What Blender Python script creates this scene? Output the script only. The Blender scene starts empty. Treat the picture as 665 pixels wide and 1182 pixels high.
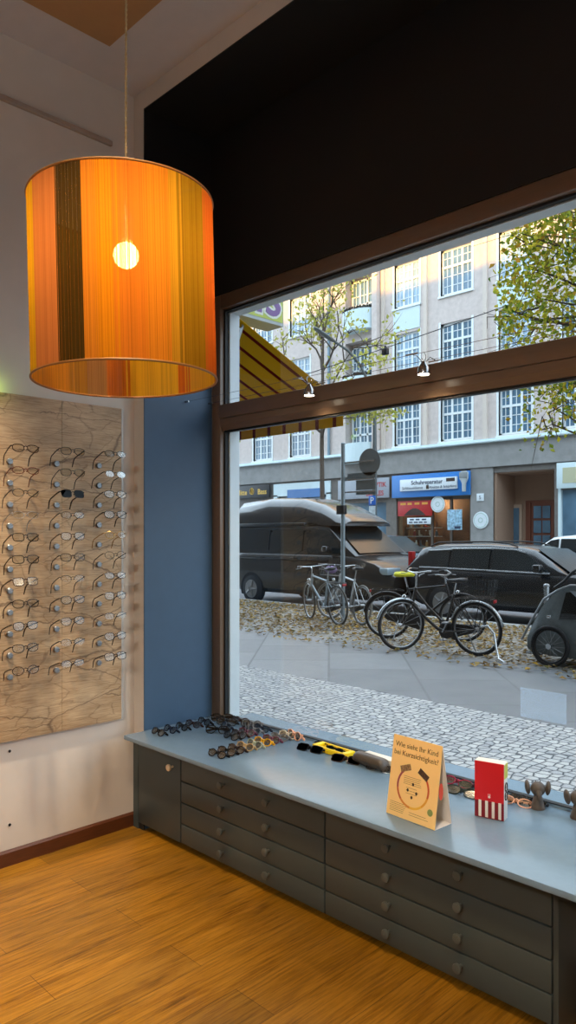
import bpy, bmesh, math, random
from math import sin, cos, pi, radians, sqrt, atan2
from mathutils import Vector as V, Matrix as MX
random.seed(7)
SC = bpy.context.scene
COL = SC.collection
SC.view_settings.view_transform = 'Standard'
SC.view_settings.look = 'None'
SC.view_settings.exposure = 0.0
SC.view_settings.gamma = 1.0
SC.view_settings.use_curve_mapping = False
SC.cycles.use_denoising = True
SC.cycles.max_bounces = 10
SC.cycles.transparent_max_bounces = 24
SC.cycles.sample_clamp_indirect = 6.0

# ------------------------------------------------------------------ camera
F, YAW, HZ, EYE = 850.6, radians(45.23), 617.0, 1.55
CS, SN = cos(YAW), sin(YAW)
cam = bpy.data.cameras.new('camera')
camo = bpy.data.objects.new('camera', cam); COL.objects.link(camo)
cam.sensor_fit = 'VERTICAL'; cam.sensor_height = 36; cam.sensor_width = 36
cam.lens = F/1182*36; cam.shift_y = (HZ-591)/1182
cam.clip_start = .05; cam.clip_end = 400
camo.location = (0, 0, EYE); camo.rotation_euler = (pi/2, 0, YAW)
SC.camera = camo

# surveying: where the sight line through a photo point meets a plane of the place
def _d(px, py):
    u, v = (px-332.5)/F, (HZ-py)/F
    return V((CS*u-SN, SN*u+CS, v))
def onZ(px, py, Z):
    d = _d(px, py); return V((0, 0, EYE))+d*((Z-EYE)/d.z)
def onY(px, py, Y):
    d = _d(px, py); return V((0, 0, EYE))+d*(Y/d.y)
def onX(px, py, X):
    d = _d(px, py); return V((0, 0, EYE))+d*(X/d.x)
def onD(px, py, D):
    return V((0, 0, EYE))+_d(px, py)*D

# ------------------------------------------------------------------ materials
def lin(c):
    c /= 255.0
    return c/12.92 if c <= .04045 else ((c+.055)/1.055)**2.4
def rgb(h):
    if isinstance(h, (tuple, list)): return tuple(lin(x) for x in h)+(1,)
    h = h.lstrip('#'); return tuple(lin(int(h[i:i+2], 16)) for i in (0, 2, 4))+(1,)
class NT:
    def __init__(s, name):
        s.m = bpy.data.materials.new(name); s.m.use_nodes = True
        s.t = s.m.node_tree; s.t.nodes.clear()
        s.out = s.n('ShaderNodeOutputMaterial')
    def n(s, t, **kw):
        nd = s.t.nodes.new(t)
        for k, v in kw.items():
            if k.startswith('i_'): nd.inputs[k[2:].replace('_', ' ')].default_value = v
            else: setattr(nd, k, v)
        return nd
    def l(s, a, b): s.t.links.new(a, b)
    def coord(s, scale=(1, 1, 1), rot=(0, 0, 0), kind='Object', loc=(0, 0, 0)):
        tc = s.n('ShaderNodeTexCoord'); mp = s.n('ShaderNodeMapping')
        mp.inputs['Scale'].default_value = scale; mp.inputs['Rotation'].default_value = rot
        mp.inputs['Location'].default_value = loc
        s.l(tc.outputs[kind], mp.inputs['Vector']); return mp.outputs['Vector']
    def noise(s, vec, scale=5, detail=4, rough=.55, dist=0):
        nd = s.n('ShaderNodeTexNoise'); nd.inputs['Scale'].default_value = scale
        nd.inputs['Detail'].default_value = detail; nd.inputs['Roughness'].default_value = rough
        nd.inputs['Distortion'].default_value = dist
        s.l(vec, nd.inputs['Vector']); return nd
    def ramp(s, fac, stops, interp='LINEAR'):
        r = s.n('ShaderNodeValToRGB'); cr = r.color_ramp; cr.interpolation = interp
        while len(cr.elements) < len(stops): cr.elements.new(.5)
        for e, (p, c) in zip(cr.elements, stops): e.position = p; e.color = c
        s.l(fac, r.inputs['Fac']); return r.outputs['Color']
    def mix(s, fac, a, b, mode='MIX'):
        m = s.n('ShaderNodeMix', data_type='RGBA', blend_type=mode)
        for val, idx in ((fac, 0), (a, 6), (b, 7)):
            if hasattr(val, 'is_output'): s.l(val, m.inputs[idx])
            else: m.inputs[idx].default_value = val
        return m.outputs[2]
    def math(s, op, a, b=0.0):
        m = s.n('ShaderNodeMath', operation=op)
        for val, idx in ((a, 0), (b, 1)):
            if hasattr(val, 'is_output'): s.l(val, m.inputs[idx])
            else: m.inputs[idx].default_value = val
        return m.outputs[0]
    def bsdf(s, rough=.5, metal=0, spec=.5, coat=0):
        b = s.n('ShaderNodeBsdfPrincipled'); b.inputs['Roughness'].default_value = rough
        b.inputs['Metallic'].default_value = metal; b.inputs['Specular IOR Level'].default_value = spec
        b.inputs['Coat Weight'].default_value = coat; b.inputs['Coat Roughness'].default_value = .08
        s.l(b.outputs[0], s.out.inputs['Surface']); return b
    def bump(s, b, h, strength=.3, dist=.01):
        bp = s.n('ShaderNodeBump'); bp.inputs['Strength'].default_value = strength
        bp.inputs['Distance'].default_value = dist
        s.l(h, bp.inputs['Height']); s.l(bp.outputs[0], b.inputs['Normal'])
def mat(name, c, rough=.5, metal=0, spec=.5, var=.06, scale=14, bump=0, coat=0, stretch=(1, 1, 1)):
    t = NT(name); b = t.bsdf(rough, metal, spec, coat); c = rgb(c)
    nz = t.noise(t.coord(stretch), scale, 5)
    lo = tuple(x*(1-var) for x in c[:3])+(1,); hi = tuple(min(1, x*(1+var)) for x in c[:3])+(1,)
    t.l(t.ramp(nz.outputs['Fac'], [(.3, lo), (.7, hi)]), b.inputs['Base Color'])
    if bump: t.bump(b, nz.outputs['Fac'], bump)
    return t.m
def glow(name, c, strength):
    t = NT(name); e = t.n('ShaderNodeEmission'); e.inputs['Color'].default_value = rgb(c)
    e.inputs['Strength'].default_value = strength; t.l(e.outputs[0], t.out.inputs['Surface']); return t.m
def clear(name, tint=(255, 255, 255), refl=1.0, ior=1.45, rough=0.0):
    t = NT(name); tr = t.n('ShaderNodeBsdfTransparent'); tr.inputs['Color'].default_value = rgb(tint)
    g = t.n('ShaderNodeBsdfGlossy'); g.inputs['Roughness'].default_value = rough
    fr = t.n('ShaderNodeFresnel'); fr.inputs['IOR'].default_value = ior
    mx = t.n('ShaderNodeMixShader')
    t.l(t.math('MULTIPLY', fr.outputs[0], refl), mx.inputs[0])
    t.l(tr.outputs[0], mx.inputs[1]); t.l(g.outputs[0], mx.inputs[2]); t.l(mx.outputs[0], t.out.inputs['Surface'])
    return t.m

# ------------------------------------------------------------------ mesh builder
def frame_of(d):
    d = d.normalized(); a = V((0, 0, 1)) if abs(d.z) < .9 else V((1, 0, 0))
    x = a.cross(d).normalized(); return x, d.cross(x)
class MB:
    def __init__(s): s.v = []; s.f = []
    def add(s, vs, fs, M=None):
        o = len(s.v)
        s.v += [tuple(M @ V(p)) if M else tuple(p) for p in vs]
        s.f += [tuple(i+o for i in f) for f in fs]; return s
    def box(s, x0, x1, y0, y1, z0, z1, bev=0, M=None, seg=2):
        if x1 < x0: x0, x1 = x1, x0
        if y1 < y0: y0, y1 = y1, y0
        if z1 < z0: z0, z1 = z1, z0
        vs = [(x, y, z) for z in (z0, z1) for y in (y0, y1) for x in (x0, x1)]
        fs = [(0, 2, 3, 1), (4, 5, 7, 6), (0, 1, 5, 4), (2, 6, 7, 3), (0, 4, 6, 2), (1, 3, 7, 5)]
        if bev:
            bm = bmesh.new(); bv = [bm.verts.new(p) for p in vs]
            for f in fs: bm.faces.new([bv[i] for i in f])
            bmesh.ops.bevel(bm, geom=bm.edges[:], offset=bev, segments=seg, affect='EDGES', profile=.5)
            bm.verts.index_update(); vs = [v.co[:] for v in bm.verts]
            fs = [tuple(v.index for v in f.verts) for f in bm.faces]; bm.free()
        return s.add(vs, fs, M)
    def tube(s, pts, r, n=8, closed=False, caps=True, M=None, flat=1.0):
        pts = [V(p) for p in pts]; k = len(pts)
        rs = r if isinstance(r, (list, tuple)) else [r]*k
        vs = []; fs = []; px = None
        for i, p in enumerate(pts):
            a = pts[(i-1) % k] if (closed or i > 0) else p
            b = pts[(i+1) % k] if (closed or i < k-1) else p
            d = (b-a)
            if d.length < 1e-9: d = V((0, 0, 1))
            d.normalize()
            if px is None: px, py = frame_of(d)
            else:
                px = (px-d*px.dot(d))
                if px.length < 1e-6: px, _ = frame_of(d)
                px.normalize(); py = d.cross(px)
            for j in range(n):
                t = 2*pi*j/n; vs.append(p+px*(cos(t)*rs[i])+py*(sin(t)*rs[i]*flat))
        m = k if closed else k-1
        for i in range(m):
            for j in range(n):
                a = i*n+j; b = i*n+(j+1) % n; c = ((i+1) % k)*n+(j+1) % n; d = ((i+1) % k)*n+j
                fs.append((a, b, c, d))
        if caps and not closed:
            fs.append(tuple(range(n-1, -1, -1))); fs.append(tuple((k-1)*n+j for j in range(n)))
        return s.add(vs, fs, M)
    def cyl(s, a, b, r0, r1=None, n=16, M=None):
        return s.tube([a, b], [r0, r0 if r1 is None else r1], n, M=M)
    def lathe(s, prof, n=24, M=None, caps=True):      # prof [(r,z)], about z
        vs = []; fs = []; k = len(prof)
        for r, z in prof:
            for j in range(n):
                t = 2*pi*j/n; vs.append((max(r, 1e-4)*cos(t), max(r, 1e-4)*sin(t), z))
        for i in range(k-1):
            for j in range(n):
                fs.append((i*n+j, i*n+(j+1) % n, (i+1)*n+(j+1) % n, (i+1)*n+j))
        if caps:
            fs.append(tuple(range(n-1, -1, -1))); fs.append(tuple((k-1)*n+j for j in range(n)))
        return s.add(vs, fs, M)
    def prism(s, poly, a, b, axis='z', M=None):       # polygon extruded along axis from a to b
        def P(p, t):
            return {'z': (p[0], p[1], t), 'y': (p[0], t, p[1]), 'x': (t, p[0], p[1])}[axis]
        n = len(poly); vs = [P(p, a) for p in poly]+[P(p, b) for p in poly]
        fs = [tuple(range(n-1, -1, -1)), tuple(range(n, 2*n))]
        fs += [(i, (i+1) % n, n+(i+1) % n, n+i) for i in range(n)]
        return s.add(vs, fs, M)
    def loft(s, rings, caps=True, M=None):
        n = len(rings[0]); vs = [p for r in rings for p in r]; fs = []
        for i in range(len(rings)-1):
            for j in range(n):
                fs.append((i*n+j, i*n+(j+1) % n, (i+1)*n+(j+1) % n, (i+1)*n+j))
        if caps:
            fs.append(tuple(range(n-1, -1, -1))); fs.append(tuple((len(rings)-1)*n+j for j in range(n)))
        return s.add(vs, fs, M)
    def ball(s, c, r, n=16, M=None):
        rx, ry, rz = r if isinstance(r, (tuple, list)) else (r, r, r)
        m = n//2; vs = []; fs = []
        for i in range(1, m):
            a = pi*i/m
            for j in range(n):
                b = 2*pi*j/n; vs.append((c[0]+rx*sin(a)*cos(b), c[1]+ry*sin(a)*sin(b), c[2]+rz*cos(a)))
        vs += [(c[0], c[1], c[2]+rz), (c[0], c[1], c[2]-rz)]; t = (m-1)*n
        for i in range(m-2):
            for j in range(n):
                fs.append((i*n+j, (i+1)*n+j, (i+1)*n+(j+1) % n, i*n+(j+1) % n))
        for j in range(n):
            fs.append((t, j, (j+1) % n)); fs.append((t+1, (m-2)*n+(j+1) % n, (m-2)*n+j))
        return s.add(vs, fs, M)
    def ring(s, c, R, r, axis='y', n=32, k=8, M=None, a0=0, a1=2*pi):
        full = abs(a1-a0) > 6.28
        pts = []
        for i in range(n if full else n+1):
            a = a0+(a1-a0)*i/n; q = (R*cos(a), R*sin(a))
            pts.append({'y': (c[0]+q[0], c[1], c[2]+q[1]), 'z': (c[0]+q[0], c[1]+q[1], c[2]), 'x': (c[0], c[1]+q[0], c[2]+q[1])}[axis])
        return s.tube(pts, r, k, closed=full, M=M)
    def quad(s, a, b, c, d): return s.add([a, b, c, d], [(0, 1, 2, 3)])
    def build(s, name, m, parent=None, smooth=30, base=True):
        me = bpy.data.meshes.new(name)
        vs = s.v; off = None
        if parent is None and base and vs:
            xs, ys, zs = zip(*vs); off = V(((min(xs)+max(xs))/2, (min(ys)+max(ys))/2, min(zs)))
            vs = [(p[0]-off.x, p[1]-off.y, p[2]-off.z) for p in vs]
        me.from_pydata(vs, [], s.f); me.validate()
        bm = bmesh.new(); bm.from_mesh(me); bmesh.ops.recalc_face_normals(bm, faces=bm.faces[:]); bm.to_mesh(me); bm.free()
        me.materials.append(m)
        if smooth:
            for p in me.polygons: p.use_smooth = True
            me.set_sharp_from_angle(angle=radians(smooth))
        o = bpy.data.objects.new(name, me); COL.objects.link(o)
        if parent is not None: o.parent = parent
        elif off is not None: o.location = off
        return o
def tag(o, label, cat=None, group=None, kind=None):
    if label: o['label'] = label
    if cat: o['category'] = cat
    if group: o['group'] = group
    if kind: o['kind'] = kind
    return o
def thing(name, label, cat, loc=(0, 0, 0), rz=0, group=None, rot=None):
    o = bpy.data.objects.new(name, None); COL.objects.link(o); o.empty_display_size = .1
    o.location = loc; o.rotation_euler = rot if rot else (0, 0, rz)
    return tag(o, label, cat, group)
def struct(name, mb, m, parent=None, smooth=0, label=None):
    o = mb.build(name, m, parent, smooth)
    if parent is None: o['kind'] = 'structure'
    if label: o['label'] = label
    return o
def walled(x0, x1, z0, z1, y0, y1, holes):
    """a wall in the xz plane with rectangular holes (hx0,hx1,hz0,hz1)"""
    mb = MB(); zs = sorted({z0, z1} | {z for h in holes for z in h[2:] if z0 < z < z1})
    for za, zb in zip(zs, zs[1:]):
        zm = (za+zb)/2; cuts = sorted((max(h[0], x0), min(h[1], x1)) for h in holes if h[2] < zm < h[3])
        x = x0
        for a, b in cuts:
            if a > x+1e-6: mb.box(x, a, y0, y1, za, zb)
            x = max(x, b)
        if x < x1-1e-6: mb.box(x, x1, y0, y1, za, zb)
    return mb
def rot_at(p, axis, a): return MX.Translation(V(p)) @ MX.Rotation(a, 4, axis) @ MX.Translation(-V(p))
def text_part(name, body, size, M, m, parent, depth=.002, align='LEFT', shear=0, bold=0, spacing=1.0, label=None):
    cu = bpy.data.curves.new(name, 'FONT'); cu.body = body; cu.size = size; cu.extrude = depth
    cu.align_x = align; cu.shear = shear; cu.offset = bold; cu.space_character = spacing; cu.resolution_u = 3
    tmp = bpy.data.objects.new(name, cu); COL.objects.link(tmp)
    dg = bpy.context.evaluated_depsgraph_get(); dg.update()
    me = bpy.data.meshes.new_from_object(tmp.evaluated_get(dg))
    bpy.data.objects.remove(tmp); bpy.data.curves.remove(cu)
    me.transform(M); me.materials.clear(); me.materials.append(m)
    o = bpy.data.objects.new(name, me); COL.objects.link(o); o.parent = parent
    if label: o['label'] = label
    return o
def text_M(origin, right, up):        # text x axis -> right, y axis -> up
    r = V(right).normalized(); u = V(up).normalized(); n = r.cross(u)
    M = MX((r, u, n)).transposed().to_4x4(); M.translation = V(origin); return M
# ================================================================== MATERIALS OF THE ROOM
def floor_mat():
    t = NT('honey_plank_floor'); b = t.bsdf(.32, 0, .45)
    vec = t.coord((1, 1, 1), (0, 0, pi/2))
    br = t.n('ShaderNodeTexBrick'); br.offset = .37; br.squash = 1
    for k, v in (('Scale', 1.0), ('Mortar Size', .0012), ('Brick Width', 1.25), ('Row Height', .19), ('Bias', 0.0)): br.inputs[k].default_value = v
    br.inputs['Color1'].default_value = (0, 0, 0, 1); br.inputs['Color2'].default_value = (1, 1, 1, 1); br.inputs['Mortar'].default_value = (0, 0, 0, 1)
    t.l(vec, br.inputs['Vector'])
    g = t.noise(t.coord((9, .8, 1)), 2.2, 8, .62, .6)
    g2 = t.noise(t.coord((60, 2.5, 1)), 2.0, 6, .7)
    fine = t.ramp(g2.outputs['Fac'], [(.38, rgb('#4f3112')), (.47, rgb('#94682a')), (.6, rgb('#bf914a'))])
    base = t.ramp(g.outputs['Fac'], [(.30, rgb('#70501f')), (.45, rgb('#a07434')), (.60, rgb('#b98c48')), (.8, rgb('#8a6430'))])
    c = t.mix(.5, base, fine)
    c = t.mix(.65, c, t.ramp(br.outputs['Color'], [(0, rgb('#97703e')), (1, rgb('#dcb070'))]), 'MULTIPLY')
    sk = t.noise(t.coord((22, 1.6, 1), (0, 0, 0), 'Object', (3, 5, 0)), 1.7, 5, .6, .3)
    c = t.mix(t.ramp(sk.outputs['Fac'], [(.60, (0, 0, 0, 1)), (.72, (.75, .75, .75, 1))]), c, rgb('#4f3515'))
    kn = t.n('ShaderNodeTexVoronoi'); kn.inputs['Scale'].default_value = 1.0; t.l(t.coord((4.2, 1.7, 1)), kn.inputs['Vector'])
    c = t.mix(t.ramp(kn.outputs['Distance'], [(.03, (1, 1, 1, 1)), (.1, (0, 0, 0, 1))]), c, rgb('#4a2a10'))
    c = t.mix(t.math('MULTIPLY', br.outputs['Fac'], .7), c, rgb('#3c2410'))
    hsv = t.n('ShaderNodeHueSaturation'); hsv.inputs['Hue'].default_value = .508; hsv.inputs['Saturation'].default_value = 1.04; hsv.inputs['Value'].default_value = 1.08
    t.l(c, hsv.inputs['Color']); t.l(hsv.outputs[0], b.inputs['Base Color'])
    t.bump(b, g2.outputs['Fac'], .12, .004); return t.m
def old_wood_mat():
    t = NT('aged_wood_print'); b = t.bsdf(.45, 0, .4)
    v0 = t.coord((1, 1, 1))
    w = t.noise(v0, 1.6, 6, .6)
    off = t.n('ShaderNodeVectorMath', operation='MULTIPLY_ADD'); t.l(w.outputs['Color'], off.inputs[0])
    off.inputs[1].default_value = (.22, .22, .22); t.l(v0, off.inputs[2])
    def vor(scale, st):
        mp = t.n('ShaderNodeMapping'); mp.inputs['Scale'].default_value = st; mp.inputs['Rotation'].default_value = (radians(-22), 0, 0)
        t.l(off.outputs[0], mp.inputs['Vector'])
        vo = t.n('ShaderNodeTexVoronoi', feature='DISTANCE_TO_EDGE'); vo.inputs['Scale'].default_value = scale
        t.l(mp.outputs[0], vo.inputs['Vector']); return vo.outputs['Distance']
    tone = t.noise(t.coord((1, 1.2, 3.2), (radians(-18), 0, 0)), 2.4, 7, .6, .4)
    c = t.ramp(tone.outputs['Fac'], [(.3, rgb('#7c6040')), (.48, rgb('#a3845e')), (.66, rgb('#bda07a')), (.8, rgb('#927354'))])
    gr = t.noise(t.coord((1, 3, 60), (radians(-14), 0, 0)), 3, 6, .7)
    c = t.mix(.35, c, t.ramp(gr.outputs['Fac'], [(.35, rgb('#7d5c3c')), (.6, rgb('#d8bd97'))]))
    c = t.mix(t.ramp(vor(1.5, (1, .8, 3.6)), [(.0, (.7, .7, .7, 1)), (.016, (0, 0, 0, 1))]), c, rgb('#4a321f'))
    c = t.mix(t.ramp(vor(4.6, (1, .9, 2.6)), [(.0, (.45, .45, .45, 1)), (.022, (0, 0, 0, 1))]), c, rgb('#5d4229'))
    t.l(c, b.inputs['Base Color']); return t.m
def shade_mat(a_front):
    t = NT('coloured_thread'); tc = t.n('ShaderNodeTexCoord'); sp = t.n('ShaderNodeSeparateXYZ')
    t.l(tc.outputs['Object'], sp.inputs[0])
    a = t.math('ARCTAN2', sp.outputs[1], sp.outputs[0])
    u = t.math('FRACT', t.math('ADD', t.math('DIVIDE', t.math('SUBTRACT', a, a_front), 2*pi), 1.5))
    def n1(scale, det=2):
        nd = t.n('ShaderNodeTexNoise', noise_dimensions='1D'); nd.inputs['Scale'].default_value = scale; nd.inputs['Detail'].default_value = det
        t.l(u, nd.inputs['W']); return nd.outputs['Fac']
    uj = t.math('ADD', u, t.math('MULTIPLY', t.math('SUBTRACT', n1(170), .5), .035))
    st = [(0, '#e07a1c'), (.02, '#b9854a'), (.062, '#c58a22'), (.097, '#e89a1c'), (.25, '#c9a020'), (.311, '#c07a45'), (.372, '#46381a'), (.42, '#d98a2a'),
          (.444, '#e3931c'), (.476, '#e0842a'), (.516, '#e08e2a'), (.56, '#c9982a'), (.58, '#98781f'), (.642, '#c2682c'), (.75, '#e8a020'), (.853, '#df6d16'), (.877, '#eeb021'), (.978, '#e07a1c')]
    c = t.ramp(uj, [(p, rgb(h)) for p, h in st], 'CONSTANT')
    th = n1(420, 3)
    c = t.mix(.6, c, t.ramp(th, [(.32, (.4, .34, .3, 1)), (.55, (1, 1, 1, 1))]), 'MULTIPLY')
    df = t.n('ShaderNodeBsdfDiffuse'); tl = t.n('ShaderNodeBsdfTranslucent'); tr = t.n('ShaderNodeBsdfTransparent')
    t.l(c, df.inputs[0]); t.l(c, tl.inputs[0]); t.l(t.mix(.55, c, (1, .9, .7, 1)), tr.inputs[0])
    m1 = t.n('ShaderNodeMixShader'); m1.inputs[0].default_value = .78; t.l(df.outputs[0], m1.inputs[1]); t.l(tl.outputs[0], m1.inputs[2])
    m2 = t.n('ShaderNodeMixShader')                      # tiny gaps between the threads
    t.l(t.ramp(th, [(.5, (.02, .02, .02, 1)), (.66, (.32, .32, .32, 1))]), m2.inputs[0])
    t.l(m1.outputs[0], m2.inputs[1]); t.l(tr.outputs[0], m2.inputs[2]); t.l(m2.outputs[0], t.out.inputs['Surface'])
    return t.m
m_floor = floor_mat(); m_print = old_wood_mat()
m_wall = mat('warm_white_plaster', '#d6ccc0', .85, var=.03, scale=6)
m_ceil = mat('white_ceiling_paint', '#cfc9c8', .85, var=.02)
m_ceiltan = mat('tan_ceiling_paint', '#b58a5c', .85, var=.03)
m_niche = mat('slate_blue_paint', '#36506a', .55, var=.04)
m_black = mat('black_brown_paint_and_shade', '#131110', .6, var=.08)
m_brown = mat('brown_window_paint', '#6a5645', .28, var=.06, stretch=(1, 8, 8))
m_gasket = mat('black_rubber', '#0b0b0c', .6)
m_reveal = mat('pale_outer_frame_paint', '#c3ccd0', .5, var=.03)
m_glass = clear('window_glass', (250, 252, 252), .13)
m_cab = mat('dark_grey_green_lacquer', '#3f4746', .42, var=.03)
m_cabin = mat('dark_carcass_board', '#1d1f20', .6)
m_top = mat('grey_laminate_worktop', '#70879a', .2, var=.03, scale=30)
m_knob = mat('grey_painted_knob', '#4f534f', .4)
m_woodknob = mat('pale_beech_wood', '#ecd3ae', .45, var=.12, stretch=(1, 6, 1))
m_base = mat('dark_walnut_board', '#5a3019', .4, var=.2, stretch=(12, 1, 12))
m_rail = mat('pale_rail_paint', '#a9988a', .6)

# ================================================================== THE ROOM SHELL
XW, YF, XN, YW = -3.377, 2.19, -3.287, 2.645
ZC, ZS, ZCR = .52, 3.79, 3.886
XR, YB = 2.6, -2.6
struct('floor', MB().box(XW-.2, XR+.2, YB-.2, 2.66, -.12, 0), m_floor)
struct('wall_left', MB().box(XW-.2, XW, YB-.2, 2.69, 0, ZCR+.3), m_wall)
struct('wall_right', MB().box(XR, XR+.2, YB, 2.69, 0, ZCR+.3), m_wall)
struct('wall_back', MB().box(XW, XR, YB-.2, YB, 0, ZCR+.3), m_wall)
struct('ceiling', MB().box(XW, XR, YB, 2.69, ZCR, ZCR+.3), m_ceil)
c1 = onZ(126.6, 52.3, ZCR)
struct('trim_1', MB().box(c1.x, XR-.3, YB+.3, c1.y, ZCR-.006, ZCR), m_ceiltan, label='tan painted field in the middle of the white ceiling')
struct('wall_front', MB().box(XW, XN, YF, 2.69, 0, ZCR).box(XN, XR, YF, 2.69, ZS, ZCR).box(XN, XR, YW+.002, 2.69, 2.8945, ZS).box(1.7, XR, YF, 2.69, 0, ZS).box(XN, 1.7, 2.62, 2.69, 0, .497), m_wall)
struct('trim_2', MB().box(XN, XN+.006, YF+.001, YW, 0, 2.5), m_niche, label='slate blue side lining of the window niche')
struct('trim_12', MB().box(XN, XN+.006, YF+.001, YW, 2.5, ZS), m_black, label='upper side lining of the window niche, blackened to stand for shade')  # shade in the upper niche put into this board's colour
struct('trim_3', MB().box(XN+.006, 1.7, YF+.001, YW, ZS-.006, ZS), m_black, label='black soffit of the window niche')
struct('trim_4', MB().box(XN+.006, 1.7, YW-.004, YW+.002, 2.8945, ZS-.006), m_black, label='black wall band above the shop window')
bb = MB().prism([(XW, 0), (XW+.014, 0), (XW+.014, .062), (XW+.006, .0725), (XW, .0725)], YB, YF, 'y')
struct('baseboard_left', bb, m_base)
struct('trim_5', MB().box(XW, XW+.022, YB, onX(127.9, 167.5, XW).y, 3.568, 3.592, .004), m_rail, label='thin pale picture rail high on the left wall')

# ------------------------------------------------------------------ the shop window
win = thing('window_1', 'large shop window in a brown frame with a transom', None, (XN, YW, .5)); win['kind'] = 'structure'
def W(mb, name, m, **k):
    mb.v = [(p[0]-XN, p[1]-YW, p[2]-.5) for p in mb.v]; return mb.build(name, m, win, **k)
PX = -3.2095
W(MB().box(XN+.006, PX, YW, 2.70, .52, 2.8945, .006).box(PX, 1.7, YW, 2.70, 2.816, 2.8945, .006).box(1.62, 1.7, YW, 2.70, .52, 2.816, .006), 'frame', m_brown)
W(MB().box(PX, 1.62, YW-.012, 2.70, 2.199, 2.276, .006).prism([(YW+.001, 2.199), (YW+.001, 2.165), (YW+.02, 2.136), (2.70, 2.136), (2.70, 2.199)], PX, 1.62, 'x'), 'transom', m_brown)
W(MB().box(PX, 1.62, 2.676, 2.70, .52, .530), 'bottom_bead', m_top)
for za, zb, nm in ((.530, 2.136, 'pane'), (2.276, 2.816, 'pane')):
    W(MB().box(PX, 1.62, 2.684, 2.690, za, zb), nm, m_glass)
    g = MB(); w_ = .012
    g.box(PX, PX+w_, 2.674, 2.698, za, zb).box(PX+w_, 1.62, 2.674, 2.698, zb-.010, zb).box(PX+w_, 1.62, 2.674, 2.698, za, za+.004)
    W(g, 'gasket', m_gasket)
rv = MB().box(XN, -3.187, 2.70, 2.77, .45, 2.90).box(-3.187, 1.62, 2.70, 2.77, 2.80, 2.90).box(-3.187, 1.62, 2.70, 2.77, 2.14, 2.26).box(1.62, 1.7, 2.70, 2.77, .45, 2.9)
W(rv, 'outer_frame', m_reveal)
struct('trim_6', MB().box(-3.187, 1.62, 2.70, 2.87, .47, .515, .004), m_top, label='grey outer sill below the shop window')
m_ext = mat('grey_street_render', '#5f5850', .9, var=.06, bump=.2, scale=30)
struct('wall_exterior', walled(-45, 40, -.15, 19.4, 2.70, 2.82, [(XN, 1.7, .45, 2.90)]), m_ext)

# ------------------------------------------------------------------ worktop and cabinets
wt = MB().box(XN+.008, .62, 2.065, 2.683, ZC-.022, ZC, .003).build('worktop', m_top)
tag(wt, 'long grey laminate worktop over the cabinets below the shop window', 'worktop')
YC = 2.175
def knob(parent, x, z, m):
    k = MB(); Mk = MX.Translation((x, YC, z)) @ MX.Rotation(pi/2, 4, 'X')
    k.lathe([(.006, 0), (.0055, .014), (.007, .018), (.0155, .021), (.0172, .0265), (.0155, .032), (.006, .034)], 20, Mk)
    return k.build('knob', m, parent)
def cabinet(x0, x1, label):
    t = thing('cabinet', label, 'cabinet', ((x0+x1)/2, YC+.2, 0), group=None)
    cx, cy = t.location.x, t.location.y
    def L(mb): mb.v = [(p[0]-cx, p[1]-cy, p[2]) for p in mb.v]; return mb
    body = MB().box(x0, x1, YC+.02, 2.61, .034, .497).box(x0+.001, x1-.001, YC+.055, 2.60, 0, .034)
    L(body).build('carcass', m_cabin, t)
    L(MB().box(x0+.001, x1-.001, YC+.004, YC+.02, .452, .497)).build('top_rail', m_cab, t)
    return t, L
def front(t, L, name, x0, x1, z0, z1, knobs, m):
    o = L(MB().box(x0, x1, YC, YC+.0195, z0, z1, .003)).build(name, m_cab, t)
    for x, z in knobs:
        k = knob(o, x, z, m)
        k.data.transform(MX.Translation((-t.location.x, -t.location.y, 0)))
    return o
t, L = cabinet(XN+.008, -2.944, 'dark grey single door cabinet with wooden knob at the left end')
front(t, L, 'door', XN-.025, -2.946, .034, .449, [(-3.0056, .396)], m_woodknob).children[0]['label'] = 'pale wooden knob'
L(MB().box(XW+.016, XN-.028, YC+.0005, YC+.0145, .0, .49)).build('filler_strip', m_cab, t)
L(MB().box(XW+.016, XN+.012, YC+.006, YC+.0145, 0, .033)).build('toe_strip', m_cabin, t)
gz = [.034, .1306, .235, .3395, .449]
for x0, x1, kx, lab in ((-2.940, -1.987, (-2.611, -2.308), 'dark grey four drawer cabinet next to the door cabinet'),
                        (-1.983, -1.038, (-1.6615, -1.359), 'dark grey four drawer cabinet at the right end with exposed side')):
    t, L = cabinet(x0, x1, lab)
    for a, b in zip(gz, gz[1:]):
        front(t, L, 'drawer', x0+.002, x1-.002, a+.0025, b-.0025, [(x, a+(b-a)*.58) for x in kx], m_knob)
L(MB().box(-1.037, -1.019, YC+.004, 2.61, .0, .497, .002)).build('side_panel', m_cab, t)

# ------------------------------------------------------------------ pendant lamp
lb = onD(145.5, 439, 1.96); LZ = lb.z
LA = atan2(-lb.y, -lb.x)
R_, H_ = .2405, .470
lamp = thing('pendant_lamp', 'big drum pendant lamp of orange and yellow thread hanging by the window niche', 'lamp', (lb.x, lb.y, LZ))
tilt = MX.Rotation(radians(-1.4), 4, V((-SN, CS, 0)).normalized())
m_shade = shade_mat(LA+.08)
n = 96
sh = MB(); vs = [(R_*cos(2*pi*j/n), R_*sin(2*pi*j/n), z) for z in (0, H_) for j in range(n)]
sh.add(vs, [(j, (j+1) % n, n+(j+1) % n, n+j) for j in range(n)])
so = sh.build('shade', m_shade, lamp); so.matrix_local = tilt
m_rim = mat('dark_amber_rim', '#8a5a24', .5)
for z, r in ((0, R_), (H_, R_)):
    o = MB().ring((0, 0, z), r, .003, 'z', 96, 8).build('rim', m_rim, lamp); o.matrix_local = tilt
m_wire = mat('white_wire', '#c8bda8', .5)
sp = MB().ring((0, 0, H_-.02), .022, .002, 'z', 20, 6)
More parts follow.
